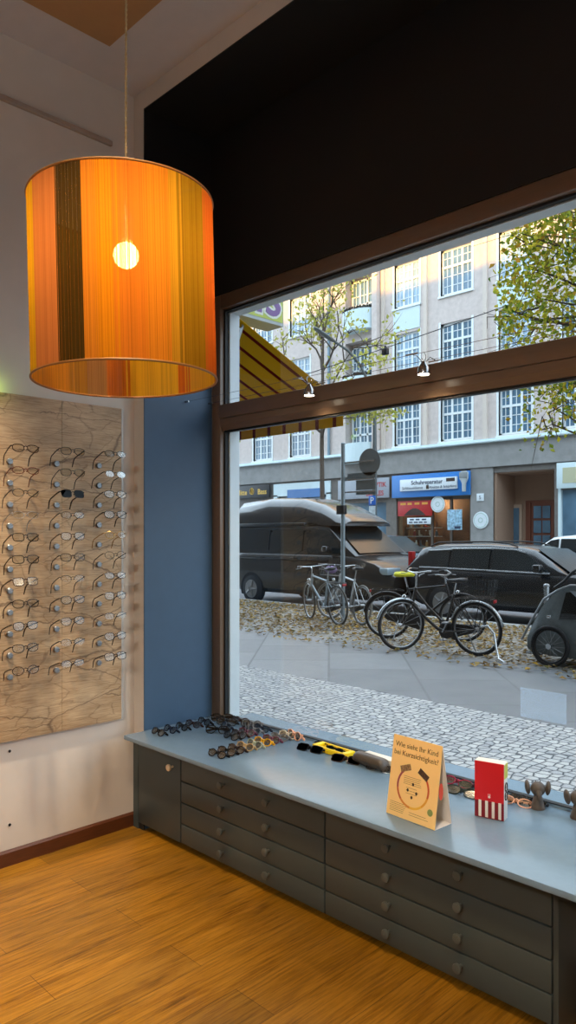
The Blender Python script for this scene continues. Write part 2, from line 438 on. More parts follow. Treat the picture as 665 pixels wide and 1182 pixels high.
for k in range(3):
    a = 2*pi*k/3+.4; sp.tube([(.022*cos(a), .022*sin(a), H_-.02), (R_*cos(a), R_*sin(a), H_-.002)], .0022, 6)
sp.build('spider', m_wire, lamp).matrix_local = tilt
BZ = onD(141, 295, 1.96).z-LZ
MB().lathe([(.016, BZ+.03), (.02, BZ+.05), (.02, BZ+.10), (.012, BZ+.115), (.005, BZ+.13)], 20).build('socket', mat('white_socket', '#d9d2c4', .5), lamp)
MB().ball((0, 0, BZ), .034, 24).build('bulb', glow('warm_bulb', (255, 206, 140), 105), lamp)
cz = ZCR-LZ-.006
cord = MB()
for ph in (0, pi):
    cord.tube([(.0017*cos(ph+z*240), .0017*sin(ph+z*240), z) for z in [BZ+.12+(cz-BZ-.12)*i/220 for i in range(221)]], .0021, 6)
cord.build('cord', mat('twisted_linen_cord', '#b59a6c', .8), lamp)
MB().lathe([(.05, cz-.025), (.05, cz-.004), (.045, cz)], 24).build('ceiling_rose', m_wire, lamp)

# ------------------------------------------------------------------ cable lighting across the niche
m_steel = mat('brushed_steel', '#a8a8a8', .25, 1)
wpts = {}
for nm, px, py, lab in (('a', 214, 464, 'thin steel lighting cable nearer the room, strung across the niche'), ('b', 241, 466, 'thin steel lighting cable nearer the glass, strung across the niche')):
    p = onX(px, py, XN+.006); wpts[nm] = p
    t = thing('lighting_cable', lab, 'cable', p)
    MB().tube([(0, 0, 0), (2.4, 0, -.004), (4.9, 0, 0)], .0011, 6).build('wire', m_steel, t)
    MB().cyl((0, 0, 0), (.03, 0, 0), .006, .004, 12).build('wall_anchor', m_steel, t)
m_disc = glow('halogen_face', (255, 240, 210), 22)
YCab = (wpts['a'].y+wpts['b'].y)/2; dyc = abs(wpts['b'].y-wpts['a'].y)/2; ZCab = wpts['a'].z
for px, py, lab in ((357, 450, 'small steel spotlight on the cables, left one in front of the striped awning'), (489, 424, 'small steel spotlight on the cables, right one in front of the pale facade')):
    p = onY(px, py, YCab)
    t = thing('spotlight', lab, 'lamp', (p.x, p.y, ZCab-.07))
    MB().lathe([(.026, 0), (.027, .004), (.022, .03), (.012, .045), (.008, .055)], 20, caps=False).build('housing', m_steel, t)
    MB().lathe([(.0, .006), (.024, .005), (.024, .003), (.0, .002)], 20, caps=False).build('bulb', m_disc, t)
    arm = MB()
    for s in (-1, 1): arm.tube([(0, s*.008, .05), (.012*s, s*.03, .075), (.004*s, s*dyc, .0705)], .0018, 6)
    arm.cyl((-.03, -dyc, .0705), (.03, -dyc, .0705), .003, n=8).cyl((-.03, dyc, .0705), (.03, dyc, .0705), .003, n=8)
    arm.ring((0, 0, .075), .016, .0016, 'x', 16, 5)
    arm.build('clamp_arm', m_steel, t)
    la = bpy.data.lights.new('halogen', 'SPOT'); la.energy = 14; la.color = (1, .78, .5); la.spot_size = radians(140); la.spot_blend = .6; la.shadow_soft_size = .012
    lo = bpy.data.objects.new('halogen', la); COL.objects.link(lo); lo.location = (0, 0, -.004); lo.parent = t
# ================================================================== WOOD PRINT PANEL AND THE DISPLAYED GLASSES
PXF = XW+.032
pz1 = onX(143, 472, PXF); pz0 = onX(143, 829.4, PXF)
panel = thing('wall_mural', 'large panel printed with cracked aged wood on the left wall', 'panel', (XW, pz1.y-.65, pz0.z))
def PL(mb): mb.v = [(p[0]-XW, p[1]-(pz1.y-.65), p[2]-pz0.z) for p in mb.v]; return mb
ys = onX(72.5, 480, PXF).y
PL(MB().box(XW+.001, PXF-.006, ys-1.4, ys-.001, pz0.z, pz1.z).box(XW+.001, PXF-.006, ys+.0005, pz1.y-.012, pz0.z, pz1.z)).build('printed_board', m_print, panel)
PL(MB().box(XW+.001, PXF-.004, pz1.y-.012, pz1.y, pz0.z, pz1.z, .002)).build('edge_strip', mat('pale_acrylic_edge', '#b7b3ad', .2), panel)
for py, lab in ((867, 'small black socket dot on the left wall just below the wood panel'), (952, 'small black socket dot on the left wall above the baseboard')):
    p = onX(11, py, XW)
    d = thing('wall_plug', lab, 'plug', p)
    MB().lathe([(.007, 0), (.007, .003), (.004, .005)], 14, MX.Rotation(pi/2, 4, 'Y')).build('cap', m_gasket, d)
    MB().lathe([(.0115, 0), (.011, .0015)], 14, MX.Rotation(pi/2, 4, 'Y')).build('collar', m_wall, d)

m_lens = clear('clear_lens', (246, 246, 244), .8, 1.5, .12)
m_dark = clear('dark_lens', (24, 24, 26), .25, 1.5)
m_tort = clear('brown_lens', (120, 90, 70), 1.2, 1.5)
def plastic(n, c, r=.22): return mat(n, c, r, var=.12, scale=60)
FR = {'black': plastic('black_acetate', '#131213'), 'dark brown': plastic('dark_brown_acetate', '#33211a'), 'dark metal': mat('dark_metal', '#2a2624', .3, .7),
      'silver': mat('silver_metal', '#b9b5b0', .2, 1), 'gold': mat('gold_metal', '#b08a4a', .25, 1), 'red brown': plastic('red_brown_acetate', '#5d231c'),
      'clear grey': plastic('clear_grey_acetate', '#8d8b88'), 'cream': plastic('cream_acetate', '#d8cdb6'), 'yellow': plastic('yellow_acetate', '#e0a51a'),
      'green grey': plastic('green_grey_acetate', '#a9b29a'), 'plum': plastic('plum_acetate', '#6b3a4c'), 'grey': plastic('grey_acetate', '#6d6f74'),
      'peach': plastic('peach_acetate', '#e3a889'), 'dark blue': plastic('dark_blue_acetate', '#1b2236'), 'berry red': plastic('berry_red_acetate', '#9c2a45'), 'dark green': plastic('dark_green_acetate', '#27302b'), 'tan': plastic('tan_acetate', '#b89a6d')}
def outline(shape, w, h, n=26):
    pts = []
    for i in range(n):
        a = 2*pi*i/n; c, s_ = cos(a), sin(a)
        e = {'round': 1.0, 'oval': .9, 'square': .55, 'panto': .8, 'cat': .75}[shape]
        y = math.copysign(abs(c)**e, c)*w/2; z = math.copysign(abs(s_)**e, s_)*h/2
        if shape == 'panto': y *= 1+.12*s_
        if shape == 'cat': z += .004*(1 if s_ > 0 else 0)*abs(c); y *= 1+.14*s_
        if shape == 'square': y *= 1+.06*s_
        pts.append((y, z))
    return pts
def glasses(label, colour, shape='panto', loc=(0, 0, 0), rz=0, folded=False, lens=None, w=.050, h=.040, t=.0016, group=None, half=False, tilt=0.0, sc=1.0, lay=None, temple=None, kind='eyeglasses', cat='glasses'):
    """front spans y, faces +x; temples go to -x"""
    e = thing(kind, label, cat, loc, rz, group)
    if lay: e.rotation_euler = lay
    e.scale = (sc,)*3
    m = FR[colour]; mt = FR[temple] if temple else m; lm = lens or m_lens
    br = .017; off = (w+br)/2; pl = outline(shape, w, h)
    z0 = h/2 if folded else 0
    lean = MX.Translation((0, 0, 0)) @ MX.Rotation(tilt, 4, 'Y')
    fr = MB()
    wrap = lambda y: -.9*y*y
    for s in (-1, 1):
        pts = [(wrap(s*off+y), s*off+y, z+z0) for y, z in pl]
        if half: pts = [p for p in pts if p[2]-z0 > -.002]; pts.sort(key=lambda p: p[1]); fr.tube(pts, t, 6, M=lean)
        else: fr.tube(pts, t, 6, closed=True, M=lean)
        ex = s*(off+w/2); fr.tube([(wrap(ex), ex-s*.001, h*.28+z0), (wrap(ex)-.002, ex+s*.005, h*.3+z0), (wrap(ex)-.006, ex+s*.0055, h*.3+z0)], t*1.35, 6, M=lean)
    fr.tube([(0, -br/2-.001, h*.16+z0), (.002, 0, h*.27+z0), (0, br/2+.001, h*.16+z0)], t*1.15, 6, M=lean)
    for s in (-1, 1): fr.tube([(-.002, s*(br/2-.001), z0), (-.007, s*(br/2-.003), z0-.004)], .0022, 6, M=lean)
    fr.build('frame', m, e, 60)
    for s in (-1, 1):
        lz = MB().prism([(s*off+y*.97, z*.97+z0) for y, z in pl], -.0007, .0007, 'x', M=lean @ MX.Translation((wrap(s*off), 0, 0)))
        lz.build('lens', lm, e, 0)
    ty = off+w/2+.005; hz = h*.3+z0
    for s in (-1, 1):
        hinge = lean @ V((wrap(ty)-.006, s*ty, hz))
        if folded:
            x = hinge.x-(.004 if s > 0 else .010)
            end = min(.128, ty*2)
            pts = [hinge, (x, s*(ty-.006), hinge.z*.92), (x, s*(ty-end*.7), hinge.z*.5), (x-.002, s*(ty-end*.9), max(.004, hinge.z*.25)), (x-.002, s*(ty-end), .003)]
        else:
            pts = [hinge, hinge+V((-.03, 0, 0)), hinge+V((-.092, -s*.004, -.003)), hinge+V((-.108, -s*.005, -.012)), hinge+V((-.128, -s*.007, -.040))]
        MB().tube(pts, [t*1.2, t*1.1, t*1.1, t*1.4, t*1.1], 6, flat=1.7).build('temple', mt, e, 60)
    return e
# three columns of pegs, eleven rows
m_stud = mat('grey_metal_stud', '#84878a', .35, .6); m_rod = clear('clear_acrylic_rod', (246, 248, 248), .3, 1.3)
colx = [(11.4, 532.5, 781.9, 'left'), (65.3, 535.3, 773.7, 'middle'), (114.3, 537.6, 765.3, 'right')]
ords = ['top', 'second', 'third', 'fourth', 'fifth', 'sixth', 'seventh', 'eighth', 'ninth', 'tenth', 'bottom']
styles = {
 'left': [('dark brown', 'panto', 1.9, ''), ('red brown', 'oval', 1.2, ''), ('dark metal', 'round', 1.1, ''), ('clear grey', 'oval', .8, 'rimless'), ('black', 'square', 1.7, ''), ('black', 'square', 1.6, ''),
          ('dark brown', 'square', 1.8, ''), ('black', 'panto', 1.8, ''), ('black', 'panto', 1.5, ''), ('black', 'panto', 1.5, ''), ('dark brown', 'round', 1.6, '')],
 'middle': [('dark metal', 'panto', 1.2, ''), ('dark metal', 'panto', 1.0, ''), ('black', 'square', 2.0, 'sun'), ('dark metal', 'oval', .9, ''), ('dark brown', 'panto', 1.4, ''), ('black', 'panto', 1.3, ''),
            ('dark metal', 'oval', 1.0, 'half'), ('black', 'panto', 1.4, ''), ('dark metal', 'panto', 1.1, ''), ('dark metal', 'oval', 1.2, 'half'), ('dark metal', 'oval', 1.0, 'half')],
 'right': [('dark metal', 'oval', 1.1, ''), ('dark metal', 'oval', .8, 'half'), ('black', 'panto', 1.4, ''), ('black', 'panto', 1.4, ''), ('gold', 'round', .9, ''), ('dark metal', 'round', .9, ''),
           ('dark metal', 'oval', .9, ''), ('dark metal', 'panto', 1.0, ''), ('dark metal', 'oval', .8, 'half'), ('dark metal', 'panto', 1.1, ''), ('dark brown', 'square', 1.5, '')]}
for cx, ya, yb, cn in colx:
    for r in range(11):
        p = onX(cx, ya+(yb-ya)*r/10, PXF)
        where = f'{ords[r]} peg of the {cn} column' if r in (0, 10) else f'{ords[r]} peg from the top in the {cn} column'
        pg = thing('display_peg', f'grey display stud, {where} on the wood panel', 'peg', p, group='studs on the wood panel')
        MB().lathe([(.0145, -.006), (.0145, .004), (.012, .0065), (.004, .007)], 18, MX.Rotation(pi/2, 4, 'Y')).build('stud', m_stud, pg)
        MB().tube([(.006, 0, 0), (.10, 0, .022), (.138, 0, .034), (.142, 0, .042)], .0024, 8).build('rod', m_rod, pg)
        c, shp, tk, ex = styles[cn][r]
        g = random.uniform
        look = {'sun': 'sunglasses with dark lenses', 'half': 'half-rim glasses', 'rimless': 'thin rimmed glasses', '': {'panto': 'rounded glasses', 'round': 'round glasses', 'oval': 'oval glasses', 'square': 'square glasses'}[shp]}[ex]
        nm = {'dark metal': 'thin dark metal'}.get(c, c)
        glasses(f'{nm} {look} on the {where}', c, shp, (p.x+.139, p.y+.012, p.z+.050), 0, lens=m_dark if ex == 'sun' else None,
                w=.051, h=.037 if shp != 'oval' else .033, t=.0014*tk**.55, half=ex == 'half', lay=(0, radians(-17)+g(-.06, .06), g(-.10, .10)), group='glasses on the wood panel', kind='sunglasses' if ex == 'sun' else 'eyeglasses')

# ================================================================== THINGS ON THE WORKTOP
def desk(px, py, ymax=2.63):        # a spot on the worktop, kept in front of the glass
    p = onZ(px, py, ZC)
    if p.y > ymax: p.x, p.y = onY(px, py, ymax).x, ymax
    return p
rows = [('front row of small glasses', [(247, 877), (260, 873.5), (272, 869.5), (282, 867.5), (293, 864.5), (305, 861), (319, 857), (329, 853.5), (340, 850)],
         ['black', 'black', 'dark brown', 'tan', 'green grey', 'yellow', 'plum', 'grey', 'cream']),
        ('back row of small glasses', [(268, 853.5), (280.5, 850.7), (292, 847.5), (302, 844.8), (311, 842.5)], ['black', 'dark brown', 'plum', 'grey', 'dark blue']),
        ('row along the blue niche wall', [(181, 849.5), (192, 845.3), (205, 841.6), (219, 838), (231, 835.5)], ['black', 'dark blue', 'black', 'dark brown', 'black'])]
nth = ['first', 'second', 'third', 'fourth', 'fifth', 'sixth', 'seventh', 'eighth', 'ninth']
for rn, pts, cols in rows:
    n = len(pts); shp = ['round', 'panto', 'oval']
    q = [desk(*p) for p in pts]
    a, b = q[0], q[-1]
    for i in range(n):
        f = i/(n-1); p = a.lerp(b, f)
        if rn.startswith('front'): p = V((-2.655, 2.16+(2.62-2.16)*f, ZC))
        elif rn.startswith('back'): p = V((-2.84, 2.40+.21*f, ZC))
        else: p = V((-3.165, 2.185+.30*f, ZC))
        pos = 'nearest the room' if i == 0 else ('nearest the glass' if i == n-1 else f'{nth[i]} from the room')
        glasses(f'{cols[i]} glasses, {pos} in the {rn}', cols[i], shp[i % 3], (p.x, p.y, ZC+.002), -pi/2+random.uniform(-.12, .12), True, w=.046, h=.034, t=.0026, group=rn, tilt=-.62)
# the heap of dark frames in the corner by the window post
heap = [(-3.06, 2.56, .0, 'black', -1.2), (-2.99, 2.49, .0, 'dark blue', -1.9), (-3.14, 2.60, .0, 'black', -.9), (-2.92, 2.55, .0, 'black', -2.3), (-3.02, 2.62, .0, 'dark brown', -1.5), (-2.93, 2.625, .0, 'grey', -1.3), (-2.965, 2.42, .0, 'black', -1.0)]
hl = ['in the middle of the loose heap', 'at the room side of the loose heap', 'closest to the niche corner in the loose heap', 'at the right of the loose heap', 'against the glass in the loose heap', 'at the right end of the loose heap by the glass', 'lying foremost before the loose heap']
for (x, y, dz, c, a), l in zip(heap, hl):
    glasses(f'{c} folded glasses {l}', c, random.choice(['round', 'panto', 'square']), (x, y, ZC+.002+dz), a, True, w=.052, h=.041, t=.0028, group='loose heap of dark glasses by the window post', tilt=-.6)
glasses('peach folded glasses at the glass end behind the small glasses', 'peach', 'round', (*desk(338, 843)[:2], ZC+.002), -1.8, True, t=.003, tilt=-.3)
for px, py, c, sh_, ln, rz, s_, lab, kd in (
    (355, 868, 'black', 'square', m_dark, -1.45, 1.15, 'black sunglasses lying alone left of the yellow tray', 'sunglasses'),
    (397, 881, 'dark brown', 'square', m_tort, -1.35, 1.15, 'dark brown sunglasses in front of the yellow tray', 'sunglasses'),
    (373, 864, 'black', 'oval', m_lens, -1.5, 1.1, 'black glasses tucked under the left end of the yellow tray', 'eyeglasses'),
    (436, 891, 'silver', 'oval', m_lens, -1.45, 1.1, 'silver rimmed glasses left of the orange table card', 'eyeglasses'),
    (447, 884, 'dark metal', 'panto', m_lens, -1.5, 1.1, 'dark metal glasses half behind the orange table card', 'eyeglasses'),
    (525, 896, 'berry red', 'oval', m_lens, -1.6, 1.1, 'berry red glasses right of the orange table card', 'eyeglasses'),
    (531, 919, 'dark green', 'panto', m_lens, -1.55, 1.15, 'dark green glasses left of the red box', 'eyeglasses'),
    (545, 906, 'black', 'panto', m_lens, -1.4, 1.0, 'black glasses behind the red box', 'eyeglasses'),
    (606, 915, 'black', 'square', m_lens, -1.55, 1.15, 'black framed glasses left of the first dark wooden animal figure', 'eyeglasses'),
    (594, 930, 'peach', 'oval', m_lens, -1.45, 1.0, 'peach glasses close to the right side of the red box', 'eyeglasses')):
    p = desk(px, py, 2.61)
    glasses(lab, c, sh_, (p.x, p.y, ZC+.002), rz, True, ln, w=.053, h=.036, t=.0026, tilt=-.95, sc=s_, kind=kd)

# yellow tray with dark glasses in it, brown case, white carton
p = desk(385, 861, 2.60); tr = thing('glasses_tray', 'bright yellow glasses tray on the worktop by the window', 'tray', (p.x, 2.60, ZC), radians(-4))
m_yel = mat('yellow_plastic', '#f0cf12', .35)
tb = MB().box(-.11, .11, -.034, .034, 0, .008, .003)
for x0, x1, y0, y1 in ((-.11, .11, -.034, -.026), (-.11, .11, .026, .034), (-.11, -.085, -.026, .026), (.085, .11, -.026, .026)): tb.box(x0, x1, y0, y1, .008, .026, .002)
tb.build('shell', m_yel, tr)
MB().box(-.084, .084, -.0255, .0255, .0082, .011).build('lining', mat('yellow_felt', '#c9a80c', .9), tr)
glasses('black narrow glasses lying in the yellow tray', 'black', 'oval', (p.x, 2.60, ZC+.0125), radians(-94), True, m_dark, w=.044, h=.020, t=.002, tilt=-1.0)
p = desk(428, 873, 2.565); ca = thing('glasses_case', 'brown grey leather glasses case right of the yellow tray', 'case', (p.x, 2.565, ZC), radians(-6))
ring = lambda x, k: [(x, (.034*k)*cos(a), .001+max(0, .026*k+.026*k*sin(a)*1.0)) for a in [2*pi*i/20 for i in range(20)]]
MB().loft([ring(-.094, .45), ring(-.091, .75), ring(-.082, .95), ring(-.066, 1), ring(.066, 1), ring(.082, .95), ring(.091, .75), ring(.094, .45)]).build('body', mat('taupe_leather', '#4c4238', .35, bump=.15, scale=120), ca, 50)
MB().ring((0, 0, .027), .001, .0005, 'z', 6, 4).tube([(-.09, -.0355, .027), (.09, -.0355, .027)], .0012, 6).build('seam', mat('dark_taupe_seam', '#3b342b', .6), ca)
p = desk(438, 868, 2.645); bx = thing('carton', 'long white carton behind the brown glasses case', 'box', (p.x+.02, 2.640, ZC), radians(-3))
MB().box(-.10, .10, -.024, .024, 0, .03, .001).build('sleeve', mat('white_carton', '#d9d3c6', .5), bx)
MB().box(.1003, .1013, -.022, .022, .002, .028).build('end_flap', mat('grey_carton_flap', '#b9b3a6', .6), bx)

# orange table card
a = desk(446, 938); b = desk(502, 959)
card = thing('table_card', 'orange folded table card asking about short sight, standing on the worktop', 'card', ((a.x+b.x)/2, (a.y+b.y)/2, ZC), atan2(b.y-a.y, b.x-a.x))
cw = (b-a).length; chh = .285; cd = .095
m_card = mat('orange_card', '#fad08a', .5, var=.02); m_white = mat('white_card', '#d6cfcb', .6, var=.02)
hw = cw/2; topy = .045; th = .0016
def slab(pts, th, M=None):       # thin folded board along a yz path, width -hw..hw
    mb = MB()
    for (y0, z0), (y1, z1) in zip(pts, pts[1:]):
        d = V((0, y1-y0, z1-z0)).normalized(); nn = V((0, -d.z, d.y))*th/2
        mb.prism([(y0-nn.y, z0-nn.z), (y1-nn.y, z1-nn.z), (y1+nn.y, z1+nn.z), (y0+nn.y, z0+nn.z)], -hw, hw, 'x')
    return mb
slab([(0, .001), (topy, chh)], th).build('front_sheet', m_card, card)
slab([(topy+.001, chh), (cd, .001)], th).build('back_sheet', m_white, card)
slab([(0.003, .0012), (cd-.003, .0012)], th).build('base_sheet', m_white, card)
up = V((0, topy, chh)).normalized(); nrm = V((0, -up.z, up.y))
def CP(x, s, lift=.0012): return V((x, 0, .001))+up*s+nrm*lift
m_ink = mat('brown_ink', '#6a4420', .6); m_ink2 = mat('dark_ink', '#3a2618', .6)
for body, s in (('Wie sieht Ihr Kind', .248), ('bei Kurzsichtigkeit?', .219)):
    text_part('headline', body, .026, text_M(CP(0, s), (1, 0, 0), up), m_ink, card, .0003, 'CENTER')
def arc(r0, r1, a0, a1, n=24):
    vs = []; 
    for i in range(n+1):
        q = a0+(a1-a0)*i/n
        for r in (r0, r1): vs.append(CP(r*cos(q), .115+r*sin(q), .0014))
    return MB().add(vs, [(2*i, 2*i+1, 2*i+3, 2*i+2) for i in range(n)])
for a0, a1, c in ((2.25, 3.3, '#9a4a4e'), (3.3, 3.9, '#c0603a'), (3.9, 4.6, '#dd8a34'), (4.6, 5.4, '#eeb63c'), (5.4, 6.0, '#e8a032'), (6.0, 7.05, '#cf5a30')):
    arc(.066, .074, a0, a1).build('ring_band', mat('ring_'+c[1:], c, .5), card, 0)
for x, s, rr, c in ((-.04, .178, .35, '#8a6a4a'), (.042, .172, -.5, '#4d3a30')):
    q = MB(); vs = [CP(x+dx*cos(rr)-dy*sin(rr), s+dx*sin(rr)+dy*cos(rr), .0015) for dx, dy in ((-.024, -.011), (.024, -.011), (.024, .011), (-.024, .011))]
    q.quad(*vs).build('picture', mat('photo_'+c[1:], c, .5, var=.7, scale=160), card, 0)
def lines(name, x0, x1, s0, n, dh, th=.0011):
    q = MB()
    for i in range(n):
        k = random.uniform(.8, 1.0); xa, xb = x0, x0+(x1-x0)*k
        q.quad(CP(xa, s0-i*dh), CP(xb, s0-i*dh), CP(xb, s0-i*dh+th), CP(xa, s0-i*dh+th))
    q.build(name, m_ink, card, 0)
lines('small_print', -.045, .045, .150, 5, .0065); lines('small_print', -.098, -.02, .048, 6, .0062); lines('small_print', -.008, .085, .028, 2, .008); lines('small_print', -.03, .03, .112, 3, .010)
for x, s in ((.0, .128), (-.022, .104), (.018, .100), (-.002, .082)):
    MB().add([CP(x+.005*cos(q), s+.006*sin(q), .0015) for q in [2*pi*i/10 for i in range(10)]], [tuple(range(10))]).build('pictogram', m_ink2, card, 0)
MB().add([CP(.085+.012*cos(q), .052+.012*sin(q), .0015) for q in [2*pi*i/16 for i in range(16)]], [tuple(range(16))]).build('seal', mat('green_grey_seal', '#8b9a5a', .5), card, 0)
# cut-out disc standing off the side fold
Mr = MX.Translation((hw-.004, .040, .125)) @ MX.Rotation(pi/2, 4, 'Y')
MB().lathe([(.030, -.0006), (.030, .0006)], 28, Mr @ MX.Diagonal((1, .4, 1, 1))).build('red_disc', mat('red_orange_card', '#d9482a', .5), card)

# red striped box
a = desk(548, 941.5); b = desk(582, 948.5); rz = atan2(b.y-a.y, b.x-a.x)
bw = (b-a).length; bh = .205; bd = .045
rb = thing('gift_box', 'bright red box with white stripes standing near the glass', 'box', ((a.x+b.x)/2, (a.y+b.y)/2, ZC), rz)
m_red = mat('red_carton', '#c9141c', .4, var=.02); m_dred = mat('dark_red_print', '#7a0f1a', .45); m_wc = mat('white_box_side', '#ded9d0', .5)
MB().box(-bw/2, bw/2, .0, bd, 0, bh, .0015).build('carton', m_wc, rb)
MB().box(-bw/2+.0005, bw/2-.0005, -.0012, 0, .062, bh-.001).build('front_print', m_red, rb)
MB().box(-bw/2+.0005, bw/2-.0005, -.0012, 0, .001, .062).build('stripe_ground', m_dred, rb)
for i in range(4):
    x = -bw/2+bw*(.14+.225*i); MB().box(x, x+bw*.095, -.0022, -.0012, .004, .0635).build('stripe', m_wc, rb)
q = MB().ball((0, -.0014, .078), (.005, .0006, .004), 10)
for dx in (-.003, .003): q.ball((dx, -.0014, .086), (.0014, .0006, .005), 8)
q.build('emblem', m_wc, rb)
MB().box(bw/2, bw/2+.001, .002, bd-.002, .150, bh-.004).build('side_print', mat('yellow_green_print', '#c8bf4a', .5), rb)
for z in (.118, .086):
    MB().ring((bw/2+.001, bd*.5, z), .0145, .0024, 'x', 24, 6).build('printed_ring', m_ink2, rb)
    MB().ball((bw/2+.001, bd*.5-.003, z), (.0008, .005, .006), 10).build('printed_dot', m_ink2, rb)

# two dark wooden animal heads
m_dw = mat('dark_stained_wood', '#4a4038', .55, var=.3, scale=50, bump=.2)
for px, py, lab, rr in ((621, 933, 'dark wooden animal figure with round ears right of the red box', .15), (667, 941, 'dark wooden animal figure at the right edge of the photo', .35)):
    p = desk(px, py); f = thing('wooden_figure', lab, 'figure', (p.x, p.y, ZC), rr+.45)
    MB().lathe([(.026, 0), (.027, .006), (.024, .012), (.019, .03), (.016, .045), (.013, .052)], 24).build('foot', m_dw, f, 60)
    hd = MB().ball((0, 0, .074), (.027, .028, .027), 20)
    hd.tube([(0, -.02, .068), (0, -.034, .056), (0, -.037, .042)], [.012, .009, .006], 10)
    hd.build('head', m_dw, f, 70)
    for s in (-1, 1):
        MB().ball((0, 0, 0), (.010, .022, .027), 18, M=MX.Translation((s*.037, .004, .077)) @ MX.Rotation(s*.12, 4, 'Y')).build('ear', m_dw, f, 70)
        MB().cyl((s*.008, 0, .099), (s*.009, 0, .106), .002, .001, 8).build('knot', m_dw, f)
# pale translucent square on the glass
p0, p1 = onY(601, 796, 2.691), onY(654, 837, 2.691)
glass_sq = MB().box(p0.x, p1.x, 2.6905, 2.692, p1.z, p0.z+.01)
ts = NT('pale_see_through'); tr_ = ts.n('ShaderNodeBsdfTransparent'); df_ = ts.n('ShaderNodeBsdfTranslucent'); df_.inputs[0].default_value = rgb('#c9dcec'); mx_ = ts.n('ShaderNodeMixShader'); mx_.inputs[0].default_value = .15
ts.l(tr_.outputs[0], mx_.inputs[1]); ts.l(df_.outputs[0], mx_.inputs[2]); ts.l(mx_.outputs[0], ts.out.inputs['Surface'])
tag(glass_sq.build('pane_square', ts.m), 'pale see-through square low on the shop window', 'sticker')
# ================================================================== STREET SURFACES
GR = -.12
def cobble_mat(name, scale, c1, c2, joint):
    t = NT(name); b = t.bsdf(.62, 0, .4); v = t.coord()
    w = t.noise(v, 1.3, 3); o = t.n('ShaderNodeVectorMath', operation='MULTIPLY_ADD'); t.l(w.outputs['Color'], o.inputs[0]); o.inputs[1].default_value = (.12, .12, 0); t.l(v, o.inputs[2])
    e = t.n('ShaderNodeTexVoronoi', feature='DISTANCE_TO_EDGE'); f = t.n('ShaderNodeTexVoronoi', feature='F1')
    for q in (e, f): q.inputs['Scale'].default_value = scale; q.inputs['Randomness'].default_value = .5; t.l(o.outputs[0], q.inputs['Vector'])
    sep = t.n('ShaderNodeSeparateColor'); t.l(f.outputs['Color'], sep.inputs[0])
    c = t.ramp(sep.outputs[0], [(0, rgb(c1)), (1, rgb(c2))])
    fn = t.noise(v, 90, 4); c = t.mix(.3, c, t.ramp(fn.outputs['Fac'], [(.3, rgb('#6d6c6a')), (.7, rgb('#cfcbc6'))]))
    j = t.ramp(e.outputs['Distance'], [(.035, (1, 1, 1, 1)), (.10, (0, 0, 0, 1))])
    t.l(t.mix(j, c, rgb(joint)), b.inputs['Base Color'])
    t.bump(b, t.ramp(e.outputs['Distance'], [(0, (0, 0, 0, 1)), (.2, (1, 1, 1, 1))]), .8, .012); return t.m
def slab_mat():
    t = NT('granite_slabs'); b = t.bsdf(.5, 0, .4)
    br = t.n('ShaderNodeTexBrick'); br.offset = .5
    for k, v in (('Scale', 1.0), ('Mortar Size', .014), ('Brick Width', 1.15), ('Row Height', .95)): br.inputs[k].default_value = v
    br.inputs['Color1'].default_value = rgb('#484b50'); br.inputs['Color2'].default_value = rgb('#7d7e80'); br.inputs['Mortar'].default_value = rgb('#303236')
    t.l(t.coord((1, 1, 1), (0, 0, radians(48))), br.inputs['Vector'])
    n1 = t.noise(t.coord(), 3.0, 5); n2 = t.noise(t.coord(), 120, 3)
    c = t.mix(.25, br.outputs['Color'], t.ramp(n1.outputs['Fac'], [(.35, rgb('#494b4f')), (.7, rgb('#7c7b79'))]))
    c = t.mix(.2, c, n2.outputs['Color']); t.l(c, b.inputs['Base Color']); t.bump(b, n2.outputs['Fac'], .1); return t.m
m_cob = cobble_mat('mosaic_cobbles', 13.5, '#9c9d9f', '#c9c6c1', '#484a4e')
m_cob2 = cobble_mat('worn_cobbles', 8.0, '#77736c', '#a39c90', '#4a443c')
m_road = mat('asphalt', '#6b6c70', .7, var=.12, scale=40, bump=.2)
struct('trim_7', MB().box(-40, 30, 2.82, 5.77, -.3, 0), m_cob, label='pavement strip of small mosaic cobbles below the window')
struct('trim_8', MB().box(-40, 30, 5.77, 8.15, -.3, 0), slab_mat(), label='walkway of large granite slabs laid diagonally')
struct('trim_9', MB().box(-40, 30, 8.15, 11.5, -.3, 0), m_cob2, label='cobbled strip with fallen leaves by the kerb')
m_kerb = mat('granite_kerb', '#9b9a97', .7, var=.15, scale=30)
struct('trim_10', MB().box(-40, 30, 11.5, 11.75, -.3, .01, .02), m_kerb, label='near granite kerb')
struct('street', MB().box(-70, 45, 11.75, 21.6, -.4, GR), m_road)
struct('trim_11', MB().box(-70, 45, 21.6, 21.8, -.3, .01, .02), m_kerb, label='far granite kerb')
struct('sidewalk', MB().box(-70, 45, 21.8, 31, -.3, 0), m_cob2)
